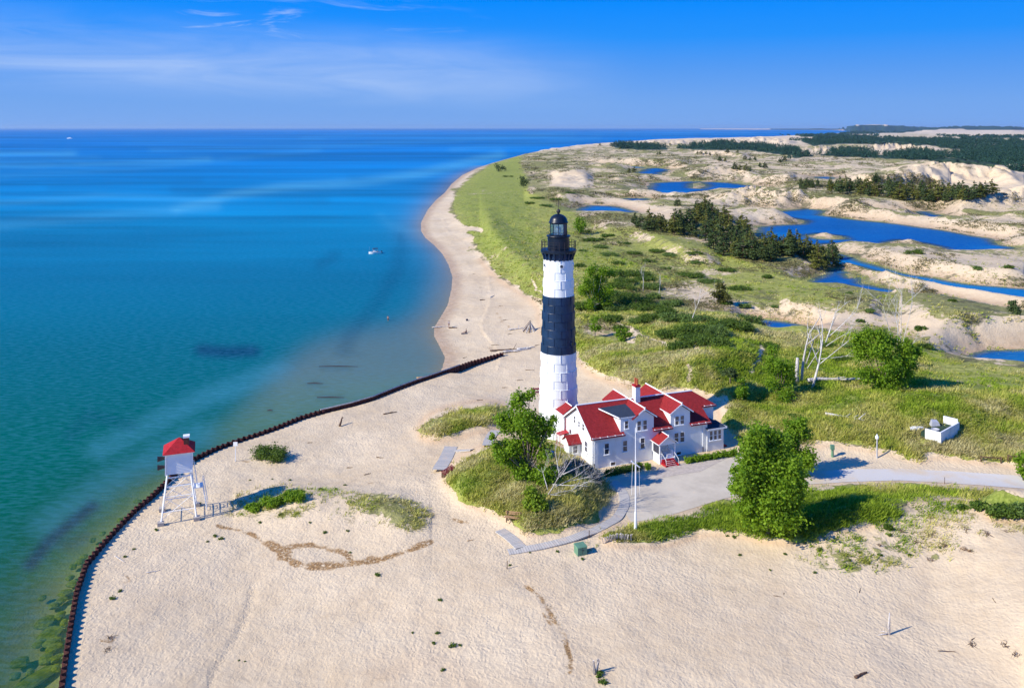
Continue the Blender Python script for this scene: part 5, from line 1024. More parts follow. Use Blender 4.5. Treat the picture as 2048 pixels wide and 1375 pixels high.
for i, (px, py, rx, ry) in enumerate(rocks):
    p = P(px, py, -.1); o = link('submerged_rock', rm_[i % 4], None, None); o.location = p; s_ = pxm(p); o.scale = (rx/s_, ry/s_*2.0, .42); o.rotation_euler = (0, 0, random.uniform(-.5, .5)); o.location.z = -.38
    tag(o, 'yellow-green algae covered rock under the water beside the piling', 'rock', 'submerged rocks along the piling')
# ================================================================== PEOPLE
M['skin'] = paint('skin', (.45, .24, .15), .6, .1); M['cloth_dark'] = paint('dark_cloth', (.02, .025, .06), .9, .2); M['cloth_blue'] = paint('blue_shirt', (.12, .16, .30), .9, .2); M['hair'] = paint('dark_hair', (.03, .015, .01), .8); M['pink'] = paint('pink_shirt', (.7, .18, .35), .8)
def skinned(name, pts, edges, rad, mat, parent, loc=None):
    me = bpy.data.meshes.new(name); me.from_pydata(pts, edges, []); o = link(name, me, parent, mat, loc); md = o.modifiers.new('s', 'SKIN'); 
    for i, r_ in enumerate(rad): me.skin_vertices[0].data[i].radius = (r_, r_)
    me.skin_vertices[0].data[0].use_root = True; sb = o.modifiers.new('b', 'SUBSURF'); sb.levels = 1; sb.render_levels = 1; return o
def person(loc, rz, label, shirt, shorts, sit=False, parent=None):
    t = empty('person', loc, rz, label, 'person')
    if not sit:
        J = dict(pel=(0, 0, .95), ch=(0, .0, 1.28), nk=(0, .01, 1.5), hd=(0, -.01, 1.62), ht=(0, 0, 1.74), lh=(.1, 0, .88), lk=(.12, -.03, .48), la=(.13, .02, .07), lf=(.14, -.14, .03), rh=(-.1, 0, .88), rk=(-.13, -.06, .48), ra=(-.15, -.02, .07), rf=(-.16, -.18, .03), ls=(.19, 0, 1.42), le=(.26, .02, 1.14), lw=(.25, -.1, .9), lhn=(.25, -.14, .82), rs=(-.19, 0, 1.42), re=(-.27, .0, 1.14), rw=(-.24, -.16, .93), rhn=(-.23, -.2, .86))
    else:
        J = dict(pel=(0, 0, .12), ch=(0, .06, .45), nk=(0, .05, .66), hd=(0, .02, .78), ht=(0, .02, .9), lh=(.1, -.05, .12), lk=(.16, -.45, .34), la=(.15, -.78, .07), lf=(.15, -.92, .05), rh=(-.1, -.05, .12), rk=(-.16, -.48, .28), ra=(-.17, -.85, .07), rf=(-.17, -.99, .05), ls=(.19, .05, .58), le=(.27, .15, .32), lw=(.26, .02, .12), lhn=(.26, -.04, .06), rs=(-.19, .05, .58), re=(-.27, .15, .32), rw=(-.26, .02, .12), rhn=(-.26, -.04, .06))
    rd = dict(pel=.13, ch=.14, nk=.055, hd=.09, ht=.07, lh=.095, lk=.06, la=.04, lf=.035, rh=.095, rk=.06, ra=.04, rf=.035, ls=.055, le=.04, lw=.03, lhn=.035, rs=.055, re=.04, rw=.03, rhn=.035)
    k = list(J); E_ = [('pel', 'ch'), ('ch', 'nk'), ('nk', 'hd'), ('hd', 'ht'), ('pel', 'lh'), ('lh', 'lk'), ('lk', 'la'), ('la', 'lf'), ('pel', 'rh'), ('rh', 'rk'), ('rk', 'ra'), ('ra', 'rf'), ('nk', 'ls'), ('ls', 'le'), ('le', 'lw'), ('lw', 'lhn'), ('nk', 'rs'), ('rs', 're'), ('re', 'rw'), ('rw', 'rhn')]
    skinned('body', [J[x] for x in k], [(k.index(a), k.index(b)) for a, b in E_], [rd[x] for x in k], M['skin'], t)
    mid = lambda a, b, f=.5: tuple(J[a][i]+(J[b][i]-J[a][i])*f for i in range(3))
    if shorts: skinned('shorts', [J['pel'], J['lh'], mid('lh', 'lk', .6), J['rh'], mid('rh', 'rk', .6)], [(0, 1), (1, 2), (0, 3), (3, 4)], [.155, .12, .095, .12, .095], M[shorts], t)
    if shirt: skinned('shirt', [mid('pel', 'ch', .2), J['ch'], mid('ch', 'nk', .75), J['ls'], mid('ls', 'le', .5), J['rs'], mid('rs', 're', .5)], [(0, 1), (1, 2), (2, 3), (3, 4), (2, 5), (5, 6)], [.15, .165, .09, .075, .065, .075, .065], M[shirt], t)
    hd = J['ht']; MB().lathe([(.02, -.1), (.09, -.07), (.105, 0), (.08, .07), (.02, .1)], 10, (hd[0], hd[1]+.02, hd[2]+.0)).build('hair', M['hair'], t, True)
    return t
p = P(776, 641, 0); p.z = -.45; person(p, R(160), 'tanned person in dark shorts wading in the shallows', None, 'cloth_dark')
person(ground_hit(898, 655), R(-70), 'person in blue shirt and dark shorts standing at the water edge', 'cloth_blue', 'cloth_dark')
person(ground_hit(932, 665), R(-60), 'person sitting low on the beach behind the waterline', 'cloth_dark', 'cloth_dark', True)
o = MB().box((-.8, -.4, 0), (.8, .4, .08)).build('beach_mat', M['cloth_dark'], None, loc=ground_hit(929, 667)); tag(o, 'dark mat spread on the sand by the sitting person', 'mat')
o = MB().lathe([(.25, 0), (.32, .2), (.25, .45), (.1, .5)], 8).build('beach_bag', M['cloth_dark'], None, loc=ground_hit(934, 641)); tag(o, 'small dark bag on the sand above the sitting person', 'bag')
# ================================================================== BOATS
def hull(m, Lb, Wb, Hb, z0=-.3):
    st = []; n = 12
    for i in range(n+1):
        q = i/n; x = -Lb/2+q*Lb; w_ = Wb/2*(1-max(0, (.45-q)/.45)**2.2) ; sheer = Hb*(1+.35*max(0, .5-q)); st.append((x-(0), w_, sheer))
    v = []; f = []
    for x, w_, sh2 in st: v += [(x+.25*(1 if x < 0 else 0)*0, 0, z0), (x, -w_*.75, z0+.15), (x, -w_, sh2), (x, -w_*.86, sh2), (x, -w_*.8, .25), (x, w_*.8, .25), (x, w_*.86, sh2), (x, w_, sh2), (x, w_*.75, z0+.15)]
    k = 9
    for i in range(n):
        for j in range(k): f.append((i*k+j, (i+1)*k+j, (i+1)*k+(j+1) % k, i*k+(j+1) % k))
    f.append(tuple(range(n*k, n*k+k))); m.add(v, f)
pb = P(750, 507, 0); t = empty('motor_boat', pb, R(20), 'small white motor boat with dark canopy anchored off the beach', 'boat')
m = MB(); hull(m, 5.2, 2.1, .75); m.build('hull', M['white'], t); MB().box((-.5, -.35, .25), (.1, .35, 1.35)).build('console', M['trim'], t); MB().hexa([(-.55, -.35, 1.352), (-.5, -.35, 1.352), (-.5, .35, 1.352), (-.55, .35, 1.352)], [(-.3, -.32, 1.75), (-.26, -.32, 1.75), (-.26, .32, 1.75), (-.3, .32, 1.75)]).build('windscreen', M['glass'], t)
MB().slab([(-.9, -.9, 2.15), (1.1, -.9, 2.2), (1.1, .9, 2.2), (-.9, .9, 2.15)], .12).build('canopy', M['cloth_dark'], t)
for x, y in ((-.8, -.85), (-.8, .85), (1., -.85), (1., .85)): MB().bar((x, y, .7), (x, y, 2.1), .03).build('canopy_pole', M['grey'], t)
MB().box((1.5, -.7, .26), (2.0, .7, .7)).build('stern_seat', M['trim'], t); MB().box((2.62, -.22, -.4), (3.0, .22, 1.05)).build('outboard_motor', M['cloth_dark'], t); MB().bar((-2.3, 0, .9), (-2.4, 0, 3.), .02, n=4).build('aerial', M['grey'], t)
q = pb+Vector((.9*math.cos(R(20)), .9*math.sin(R(20)), .42)); person(q, R(100), 'person in pink shirt sitting in the motor boat', 'pink', 'cloth_dark', True)
p = P(139, 277.4, 0); t = empty('distant_boat', p, 0, 'tiny white boat far out near the horizon', 'boat'); m = MB(); hull(m, 26, 7, 3.); m.build('hull', M['white'], t); MB().box((-4, -2, 3), (6, 2, 6.5)).build('cabin', M['white'], t)
# ================================================================== VEGETATION
def leaf_mesh(name, clumps, n, size, seed, flat=.0, shell=.55):
    """clumps: rows of x, y, z, rx, rz ; leaf-sized quads spread through the clumps, thinner towards their centres"""
    r = np.random.default_rng(seed); c = np.array(clumps, float); vol = (c[:, 3]**2*c[:, 4])**(2/3); k = r.choice(len(c), n, p=vol/vol.sum())
    d = r.normal(size=(n, 3)); d /= np.linalg.norm(d, axis=1)[:, None]; rr = r.uniform(shell**3, 1, n)**(1/3)*(1+.18*r.normal(size=n))
    # sub-clusters make the outline uneven
    sub = r.normal(size=(len(c), 14, 3)); sub /= np.linalg.norm(sub, axis=2)[..., None]; sk = r.integers(0, 14, n); pull = r.uniform(0, .75, n)[:, None]**.7
    d = d*(1-pull)+sub[k, sk]*pull*1.22; 
    ctr = c[k, :3]+d*rr[:, None]*np.stack([c[k, 3], c[k, 3], c[k, 4]], 1)
    nrm = d*.6+r.normal(size=(n, 3))*.7+np.array([0, 0, .5]); nrm /= np.linalg.norm(nrm, axis=1)[:, None]
    a = np.cross(nrm, r.normal(size=(n, 3))); a /= np.linalg.norm(a, axis=1)[:, None]; b = np.cross(nrm, a); s = size*r.uniform(.6, 1.3, n)[:, None]
    v = np.stack([ctr-a*s, ctr-b*s*.62, ctr+a*s, ctr+b*s*.62], 1).reshape(-1, 3); q = np.arange(n*4).reshape(n, 4)
    rnd = np.repeat(np.clip(r.uniform(0, 1, n)**.8*.6+.4*(sk % 4)/3, 0, 1), 4); return quick_mesh(name, v, quads=q, attrs={'rnd': rnd})
def branches(m, base, top, r0, seed, depth=3, spread=.5, kids=4, n=5):
    rd = random.Random(seed)
    def go(a, d, Lg, r, lev):
        pts = [a]; p = a.copy(); dd = d.copy()
        for i in range(4): 
            dd = (dd+Vector((rd.uniform(-1, 1), rd.uniform(-1, 1), rd.uniform(-.4, .6)))*(.06 if lev == depth else .13)).normalized(); p = p+dd*Lg/4; pts.append(p.copy())
        m.tube(pts, [r, r*.85, r*.68, r*.5, r*.22 if lev == 0 else r*.35], max(4, n-((depth-lev)//2)))
        if lev <= 0: return
        for k in range(kids):
            i = rd.choice((2, 3, 3, 4)); ax = Vector((rd.uniform(-1, 1), rd.uniform(-1, 1), rd.uniform(-.2, .7))).normalized(); nd = (dd*(1-spread)+ax*spread*1.3).normalized(); go(pts[i], nd, Lg*rd.uniform(.45, .72), r*.45, lev-1)
    base = Vector(base); top = Vector(top); d = (top-base); go(base, d.normalized(), d.length, r0, depth)
def crown_tree(name, bx, by, clumps, n, size, label, mat='leaf', trunk='bark', tr=.25, cat='tree', lean=None, depth_k=1., extra_dead=None, seed=None, limbs=True):
    """clumps given as px, py, radius-px seen in the photograph, spread in depth about the trunk"""
    g0 = ground_hit(bx, by); s = pxm(g0); t = empty(name, g0, 0, label, cat); rd = random.Random(seed or int(bx*7+by)); cl = []
    for i, (x, y, r_) in enumerate(clumps):
        X = (x-bx)/s; Zz = (by-y)/s; Rr = r_/s*1.12; Yy = rd.uniform(-1, 1)*Rr*.9*depth_k; Zz += Yy*(by-HY)/F; cl.append((X, Yy, max(Zz, Rr*.55), Rr, Rr*.92))
    me = leaf_mesh('crown', cl, int(n*(1.3 if n > 15000 and bx > 1400 and bx < 1700 else .95)), size*1.12, rd.randint(0, 9999), shell=.3); link('crown', me, t, M[mat])
    m = MB(); tops = sorted(cl, key=lambda c: -c[2])[:max(3, len(cl)//2)]
    zmin = min(c[2] for c in cl); fork = Vector((np.mean([c[0] for c in cl])*.25, 0, max(.6, zmin*.7)))
    m.tube([(0, 0, -.4), tuple(fork*.5), tuple(fork)], [tr*1.25, tr, tr*.85], 8)
    for c in (cl if limbs else tops): e = Vector(c[:3]); m.tube([fork, fork.lerp(e, .5)+Vector((rd.uniform(-.2, .2), rd.uniform(-.2, .2), .2)), e+Vector((0, 0, c[4]*.5))], [tr*.5, tr*.3, tr*.08], 5)
    m.build('trunk', M[trunk], t, True); return t
# the big leaning cottonwood by the lighthouse
crown_tree('cottonwood_tree', 1058, 958, [(1035, 805, 20), (1060, 800, 15), (1048, 830, 26), (1082, 838, 16), (1100, 845, 12), (1008, 850, 20), (1030, 862, 28), (1066, 868, 28), (1094, 868, 16), (1000, 898, 15), (1025, 900, 24), (1058, 905, 28), (1088, 900, 20), (1020, 925, 20), (1050, 940, 24), (1080, 935, 22), (1085, 965, 18), (1100, 945, 14), (992, 890, 10), (1107, 832, 9), (985, 868, 8), (1062, 975, 12)], 17000, .17, 'leaning leafy cottonwood on the grassy mound in front of the lighthouse', tr=.32)
crown_tree('sapling', 1068, 1018, [(1062, 985, 12), (1075, 1000, 16), (1085, 1012, 12), (1060, 1008, 12), (1072, 1018, 10)], 2600, .15, 'bright yellow-green sapling at the foot of the leaning cottonwood', 'leafyellow', tr=.08)
# two poplars in front of the road
crown_tree('poplar_tree', 1536, 1066, [(1510, 862, 20), (1500, 890, 26), (1528, 880, 24), (1488, 925, 26), (1520, 925, 30), (1550, 905, 26), (1478, 965, 20), (1505, 970, 32), (1545, 960, 34), (1575, 940, 26), (1590, 975, 22), (1495, 1005, 26), (1530, 1010, 34), (1572, 1010, 30), (1600, 1005, 16), (1510, 1035, 26), (1550, 1045, 26), (1580, 1045, 20), (1535, 1060, 16), (1470, 985, 12), (1467, 940, 9), (1512, 950, 30), (1540, 985, 34), (1560, 930, 28), (1520, 985, 30), (1580, 990, 26), (1490, 945, 24), (1535, 905, 24), (1560, 893, 24), (1577, 918, 26), (1592, 945, 24), (1545, 872, 17), (1570, 955, 26), (1518, 900, 22), (1522, 945, 26), (1515, 965, 26), (1528, 920, 24), (1548, 1015, 28)], 30000, .17, 'dense round poplar in front of the road, the nearer of two touching crowns', tr=.3)
crown_tree('poplar_tree', 1584, 952, [(1602, 843, 13), (1590, 862, 20), (1608, 872, 16), (1580, 885, 22), (1610, 900, 20), (1600, 925, 24), (1570, 920, 20), (1617, 928, 12), (1590, 945, 18), (1576, 900, 22), (1585, 935, 22), (1565, 882, 18), (1572, 868, 14)], 14000, .17, 'dense poplar behind its twin at the road edge, with the taller pointed top', tr=.25)
crown_tree('pine_tree', 1562, 793, [(1548, 705, 13), (1560, 718, 18), (1545, 730, 18), (1575, 735, 16), (1560, 750, 26), (1540, 760, 16), (1580, 765, 18), (1562, 778, 20)], 6500, .16, 'mid green pine just left of the bleached dead tree', 'leaf', tr=.2)
t4 = crown_tree('cottonwood_tree', 1762, 778, [(1735, 668, 18), (1755, 665, 16), (1722, 690, 16), (1750, 692, 24), (1785, 690, 20), (1812, 690, 16), (1832, 705, 14), (1735, 718, 24), (1770, 722, 28), (1808, 718, 24), (1828, 735, 14), (1730, 748, 20), (1758, 755, 22), (1795, 752, 24), (1775, 765, 14), (1820, 755, 12)], 16000, .19, 'broad dark green cottonwood right of the bleached dead tree', 'leaf', tr=.3)
crown_tree('birch_clump', 1188, 622, [(1185, 540, 14), (1205, 538, 12), (1175, 560, 16), (1200, 562, 18), (1222, 548, 12), (1170, 585, 14), (1195, 585, 20), (1215, 578, 14), (1180, 605, 14), (1208, 603, 14), (1165, 575, 10), (1218, 600, 9)], 9000, .22, 'tall pale-trunked birch clump right behind the lighthouse tower', 'leaf', 'palebark', .16)
for args in ((1190, 674, [(1190, 645, 9), (1186, 655, 9), (1196, 658, 8)], 900, .18, 'small round tree below the birch clump'), (1160, 468, [(1160, 440, 10), (1156, 450, 10), (1166, 450, 9), (1160, 457, 9)], 900, .35, 'lone light green tree near the first pond'),
             (1460, 768, [(1460, 742, 10), (1454, 750, 9), (1468, 748, 8)], 1100, .15, 'dark small round tree above the house roof end'), (1483, 800, [(1482, 758, 8), (1478, 772, 11), (1487, 776, 11), (1480, 788, 11), (1490, 792, 8)], 1800, .16, 'young bright green pine between the house and the pine tree'),
             (1048, 376, [(1044, 358, 7), (1052, 362, 8), (1046, 367, 8)], 500, .55, 'round dark tree on the coastal dunes, the nearer one'), (1000, 343, [(994, 333, 7), (1003, 334, 7), (1008, 337, 5), (998, 338, 6)], 500, .6, 'round dark tree on the coastal dunes, the farther one'), (1243, 680, [(1236, 662, 9), (1250, 665, 9), (1243, 672, 10), (1258, 670, 7)], 1200, .18, 'low leafy bush beside the sandy footpath fork'),
             (2046, 960, [(2050, 905, 12), (2048, 925, 14), (2044, 942, 9), (2055, 950, 12)], 1800, .16, 'bright leafy tree cut by the right edge above the road')):
    bx, by, cl, n, sz, lab = args; crown_tree('small_tree', bx, by, cl, n, sz, lab, 'needle' if 'dark' in lab else 'leaf', tr=.1)
crown_tree('juniper_tree', 1441, 608, [(1438, 572, 8), (1446, 574, 7), (1432, 588, 10), (1444, 588, 12), (1452, 590, 9), (1440, 598, 11)], 2600, .2, 'dark olive juniper standing alone with its shadow beside it', 'juniper', 'darkwood', .14)
crown_tree('pine_tree', 2028, 628, [(2028, 602, 4), (2026, 609, 7), (2030, 615, 9), (2024, 619, 8), (2030, 622, 9)], 1200, .2, 'small dark pine at the right edge beside the lower channel', 'needle', 'darkwood', .1)
# dead trees ---------------------------------------------------------
def dead_tree(name, bx, by, stems, label, mat='deadwood', depth=3, spread=.45, kids=4, r0=.22, seed=1):
    g0 = ground_hit(bx, by); s = pxm(g0); t = empty(name, g0, 0, label, 'dead tree')
    for i, (x0, y0, x1, y1, rr) in enumerate(stems):
        m = MB(); a = Vector(((x0-bx)/s, 0, max(-.3, (by-y0)/s-.2))); b = Vector(((x1-bx)/s, random.uniform(-.8, .8), (by-y1)/s)); branches(m, a, b, rr, seed+i, depth, spread, kids); m.build('stem', M[mat], t, True)
    return t
t = dead_tree('dead_tree', 1625, 775, [(1625, 775, 1652, 680, .26), (1640, 725, 1695, 680, .09), (1652, 682, 1668, 625, .15), (1642, 715, 1690, 712, .07), (1656, 672, 1712, 622, .09), (1652, 690, 1690, 665, .07)], 'tall bleached white dead tree with bare spreading branches on the grassy slope', 'palebark', 2, .3, 3, .3, 3)
t = dead_tree('dead_tree', 1601, 762, [(1603, 762, 1611, 664, .3), (1612, 725, 1633, 672, .12), (1614, 735, 1650, 690, .09)], 'broken grey double snag left of the bleached dead tree', 'deadwood', 1, .35, 2, .3, 9)
g_ = ground_hit(1594, 765); MB_ = MB().tube([(0, 0, -.3), (-.05, 0, 2), (.1, 0, 4.6)], [.42, .36, .24], 8); o = MB_.build('tree_stump', M['deadwood'], None, True, loc=g_); tag(o, 'tall grey broken stump beside the double snag', 'stump')
dead_tree('dead_tree', 1798, 700, [(1790, 695, 1768, 610, .08), (1795, 690, 1785, 598, .08), (1800, 690, 1805, 590, .1), (1805, 690, 1822, 600, .08), (1800, 680, 1795, 620, .07), (1806, 700, 1832, 680, .06)], 'cluster of bleached bare trunks rising behind the broad cottonwood', 'palebark', 2, .35, 4, .2, 21)
for (bx, by, x1, y1, lab, sd) in ((1286, 583, 1289, 520, 'slender bare white tree, left of the three on the green slope', 31), (1317, 596, 1321, 548, 'short bare white tree in the middle of the green slope', 33), (1381, 645, 1402, 565, 'leaning bare white tree, right of the three on the green slope', 35)):
    dead_tree('dead_tree', bx, by, [(bx, by, x1, y1+(by-y1)*.35, .11)], lab, 'palebark', 2, .4, 3, .12, sd)
# fallen bare crown on the mound
g_ = ground_hit(1105, 990); t = empty('fallen_branches', g_, 0, 'tangle of bare bleached branches fallen on the mound beside the house', 'dead tree'); s = pxm(g_)
for i, (x0, y0, x1, y1, rr) in enumerate([(1096, 985, 1125, 935, .16), (1100, 985, 1160, 985, .10), (1105, 965, 1175, 960, .09), (1110, 970, 1165, 940, .09), (1100, 985, 1120, 1010, .08), (1118, 945, 1112, 905, .1), (1120, 950, 1150, 915, .1), (1125, 945, 1175, 930, .1), (1130, 960, 1185, 945, .07), (1095, 975, 1085, 940, .1)]):
    m = MB(); a = Vector(((x0-1105)/s, -.5, max(.1, (990-y0)/s))); b = Vector(((x1-1105)/s, random.uniform(-2., 1.5), max(.5, (990-y1)/s))); branches(m, a, b, rr*.6, 50+i, 4, .4, 3); m.build('branch', M['palebark' if i % 3 else 'deadwood'], t, True)
# bushes --------------------------------------------------------------
def bush(name, px, py, rx, ry, n, size, label, mat='shrub', group=None, k=5, hk=1.):
    g0 = ground_hit(px, py+ry*.7); s = pxm(g0); R_ = rx/s; hh = max(.35, min(ry*1.3/s, R_*1.4))*hk; rd = random.Random(int(px*3+py)); cl = []
    for i in range(k):
        a = rd.uniform(-.65, .65); b = rd.uniform(-.5, .5); cl.append((a*R_*1.0, b*R_*.8, hh*.45*(1-.4*abs(a)), R_*rd.uniform(.35, .5), hh*.55))
    t = empty(name, g0, 0, label, 'bush', group); link('foliage', leaf_mesh('foliage', cl, n, size, rd.randint(0, 9999), shell=.3), t, M[mat])
    m = MB()
    for c in cl: m.tube([(0, 0, -.2), (c[0]*.5, c[1]*.5, hh*.35), c[:3]], [.05, .04, .02], 4)
    m.build('stems', M['bark'], t); return t
bush('bush', 538, 903, 42, 20, 5200, .13, 'large green bush on the sand right of the white notice post', 'shrub', k=9)
bush('bush', 588, 990, 34, 16, 3600, .13, 'green bush on the dune mound, right of the two joined ones', 'leaf', k=7); bush('bush', 545, 1000, 30, 15, 3200, .13, 'green bush on the dune mound, left of the two joined ones', 'leaf', k=7); bush('bush', 508, 1012, 24, 10, 1600, .13, 'small green bush at the left end of the dune mound', 'leaf')
for (a, b, n, lab) in ((1218, 1302, 9, 'dark'), (1375, 1470, 10, 'light')):
    pass
t = empty('hedge', ground_hit(1252, 945), 0, 'dark clipped hedge along the front wall left of the porch', 'hedge')
def hedge(t, pts, r_, mat, n):
    o = t.location; cl = [];
    for px, py in pts: q = ground_hit(px, py); cl.append((q.x-o.x, q.y-o.y, q.z-o.z+r_*.6, r_, r_*.95))
    link('foliage', leaf_mesh('foliage', cl, n, .12, 5, shell=.4), t, M[mat]); m = MB(); [m.bar((c[0], c[1], -.2), (c[0], c[1], c[2]), .05) for c in cl]; m.build('stems', M['bark'], t)
hedge(t, [(1216, 951), (1226, 948), (1236, 946), (1246, 944), (1256, 942), (1266, 940), (1275, 938)], .62, 'shrub', 4200)
bush('bush', 1288, 930, 14, 10, 1600, .12, 'round green bush at the end of the dark hedge by the porch', 'leaf', k=4)
t = empty('hedge', ground_hit(1420, 922), 0, 'sunlit clipped hedge along the front wall right of the porch', 'hedge'); hedge(t, [(1376, 925)]+[(1388+i*10, 923-i*1.6) for i in range(9)], .62, 'leaf', 5600)
t = empty('brush_heap', ground_hit(1160, 940), 0, 'heap of grey dead brush between the fallen branches and the house end wall', 'brush'); hedge(t, [(1135, 935), (1150, 932), (1160, 936), (1172, 942), (1180, 948), (1190, 955), (1178, 960), (1165, 955), (1125, 950), (1145, 950), (1195, 965), (1110, 945)], .75, 'brush', 6000)
WB = 'willow and cherry thickets on the green dunes'
thick = [(a, b, c*(1.35 if 540 < b < 700 and 1150 < a < 1550 else 1), d*(1.3 if 540 < b < 700 and 1150 < a < 1550 else 1)) for a, b, c, d in [(1270, 598, 36, 14), (1232, 612, 22, 9), (1330, 622, 20, 13), (1300, 612, 30, 9), (1350, 630, 26, 10), (1250, 560, 24, 7), (1275, 545, 26, 8), (1300, 570, 20, 8), (1240, 545, 20, 7), (1380, 655, 40, 13), (1430, 660, 34, 12), (1412, 680, 40, 12), (1345, 665, 26, 10), (1500, 635, 22, 10), (1480, 650, 22, 10), (1270, 505, 20, 6), (1215, 507, 22, 6), (1190, 478, 24, 5), (1215, 470, 18, 4), (1395, 523, 16, 5), (1455, 538, 24, 6), (1380, 548, 26, 6), (1350, 508, 26, 5), (1320, 500, 24, 5), (1390, 505, 20, 4), (1330, 535, 14, 4), (1530, 552, 12, 4), (1170, 462, 14, 4), (1275, 640, 16, 7), (1225, 635, 18, 7), (1240, 655, 12, 6), (1310, 590, 14, 7), (1200, 610, 16, 7), (1160, 530, 14, 6), (1165, 500, 10, 4), (1130, 520, 8, 4), (1060, 405, 12, 3), (1090, 410, 16, 3), (1075, 395, 18, 3), (1110, 398, 14, 3), (1140, 385, 12, 2.5), (1015, 352, 12, 2), (1825, 502, 22, 8), (1950, 535, 14, 6), (2018, 532, 12, 5), (1455, 605, 10, 4), (1490, 610, 12, 4), (1360, 690, 26, 8), (1905, 600, 10, 4), (1740, 620, 14, 5), (1720, 640, 10, 4), (1850, 690, 18, 7), (1700, 585, 8, 3), (2010, 1018, 36, 13), (1965, 1010, 20, 9), (2050, 1016, 30, 13), (1925, 1012, 12, 6), (1775, 1052, 9, 7), (1550, 612, 8, 3), (1680, 715, 18, 7), (1655, 690, 20, 6), (1700, 690, 18, 6), (1840, 655, 14, 6), (1310, 632, 34, 9), (1395, 635, 30, 8), (1455, 645, 34, 9), (1390, 672, 30, 9), (1215, 585, 24, 9), (1250, 590, 30, 9), (1170, 610, 22, 8), (1345, 605, 22, 7), (1240, 570, 24, 7), (1290, 555, 22, 6), (1200, 492, 22, 5), (1245, 485, 18, 4), (1300, 520, 18, 5), (1420, 560, 20, 5), (1480, 575, 20, 5), (1235, 525, 20, 5), (1700, 850, 10, 4), (1590, 830, 12, 4), (1540, 690, 20, 6), (1620, 700, 20, 6)]]
ORD = ['far end', 'near end']
def tlab(px, py):
    if py < 420: return 'small dark thicket on the coastal dunes beyond the lighthouse top'
    if px > 1900 and py > 900: return 'dark thicket on the grassy crest below the road at the right edge'
    if px > 1640 and py < 730: return 'low thicket on the sandy ground by the right-hand ponds'
    if py > 900: return 'small thicket on the near slope under the road'
    if px < 1235: return 'low green thicket close behind the lighthouse tower'
    if py < 570: return 'low dark thicket on the far half of the green dunes'
    return 'broad dark thicket around the bare white trees on the green dunes'
for i, (px, py, rx, ry) in enumerate(thick): bush('thicket', px, py, rx, ry, int(min(4200, 700+rx*ry*9)), .18 if py > 480 else .32, tlab(px, py), ('shrub', 'willow', 'shrub')[i % 3], WB, k=11 if py > 530 else 7)
# small beach plants ----------------------------------------------------
plants = [(442, 1078, 7), (430, 1072, 6), (415, 1083, 4), (312, 1060, 6), (268, 1098, 4), (250, 1113, 5), (240, 1182, 6), (225, 1197, 8), (478, 1320, 3), (490, 1322, 3), (825, 1265, 4), (875, 1266, 6), (868, 1286, 6), (905, 1292, 10), (920, 1290, 5), (886, 1340, 7), (755, 1150, 8), (650, 1065, 6), (695, 1062, 5), (600, 985, 3), (640, 978, 5), (672, 978, 4), (690, 970, 4), (580, 960, 4), (500, 960, 3), (1115, 1103, 5), (1020, 1130, 4), (545, 958, 3), (397, 1008, 6), (880, 1200, 6), (1200, 1350, 14), (1205, 1365, 12), (1165, 1118, 5), (1455, 1072, 5), (1468, 1074, 6), (1480, 1110, 5), (1540, 1140, 4), (1630, 1145, 5), (1570, 1108, 5), (1640, 1100, 8), (1720, 1105, 6), (1780, 1070, 7), (1760, 1110, 7), (1700, 1120, 5), (1820, 1110, 6), (1880, 1095, 5), (700, 1105, 4), (620, 1045, 4), (560, 1030, 5), (520, 1045, 5), (1060, 1105, 3), (1100, 885, 3)]
pm_ = [leaf_mesh('foliage', [(0, 0, .16, .5, .22), (.3, .1, .12, .3, .15), (-.3, -.1, .12, .3, .15)], 160, .10, 70+i, shell=.2) for i in range(3)]
for i, (px, py, r_) in enumerate(plants):
    g0 = ground_hit(px, py); o = link('beach_plant', pm_[i % 3], None); o.location = g0; k = r_/pxm(g0)/.6; o.scale = (k, k, k*1.1); o.rotation_euler = (0, 0, i*1.7)
    tag(o, 'green plant tuft near the piling on the left of the beach' if px < 330 else ('green plant tuft in the open sand at the bottom middle' if 700 < px < 1250 and py > 1120 else ('green plant tuft on the sand around the debris mound' if px < 900 else 'green plant tuft on the sand below the grassy road bank')), 'plant', 'small plants scattered over the sand')
for me in pm_: me.materials.append(M['shrub'])
# pines -----------------------------------------------------------------
def pine_meshes(seed, h=10., w=3.2, mat='needle', n=900, size=.34, open_=.0):
    r = np.random.default_rng(seed); cl = []; m = MB(); m.tube([(0, 0, -.4), (r.uniform(-.1, .1), 0, h*.5), (0, 0, h*.97)], [.2, .13, .03], 6)
    lev = int(9)
    for i in range(lev):
        z = h*(.14+.82*i/lev); rw = w*(1-(i/lev)**2.0)*r.uniform(.65, 1.15)+.25; kk = 5 if i < 6 else 3
        for j in range(kk):
            a = r.uniform(0, 6.28); d = rw*r.uniform(.35, .75); cl.append((d*math.cos(a), d*math.sin(a), z+r.uniform(-.3, .3), rw*.45, h*.055)); m.tube([(0, 0, z-.2), (d*math.cos(a), d*math.sin(a), z)], [.05, .02], 4)
    cl.append((0, 0, h*.95, .28, h*.06)); return leaf_mesh('crown', cl, n, size, seed, shell=.2), m
PINES = []
for i in range(5):
    cr, m = pine_meshes(200+i, 10, (3.3, 2.8, 3.8, 3.1, 3.6)[i], n=1300); cr.materials.append(M['needle'] if i < 3 else M['needle_olive']); me = bpy.data.meshes.new('trunk'); me.from_pydata(m.v, [], m.f); me.materials.append(M['darkwood']); PINES.append((cr, me))
def inpoly(x, y, poly):
    ins = False
    for k in range(len(poly)):
        (xa, ya), (xb, yb) = poly[k], poly[(k+1) % len(poly)]
        if (ya > y) != (yb > y) and x < (xb-xa)*(y-ya)/(yb-ya)+xa: ins = not ins
    return ins
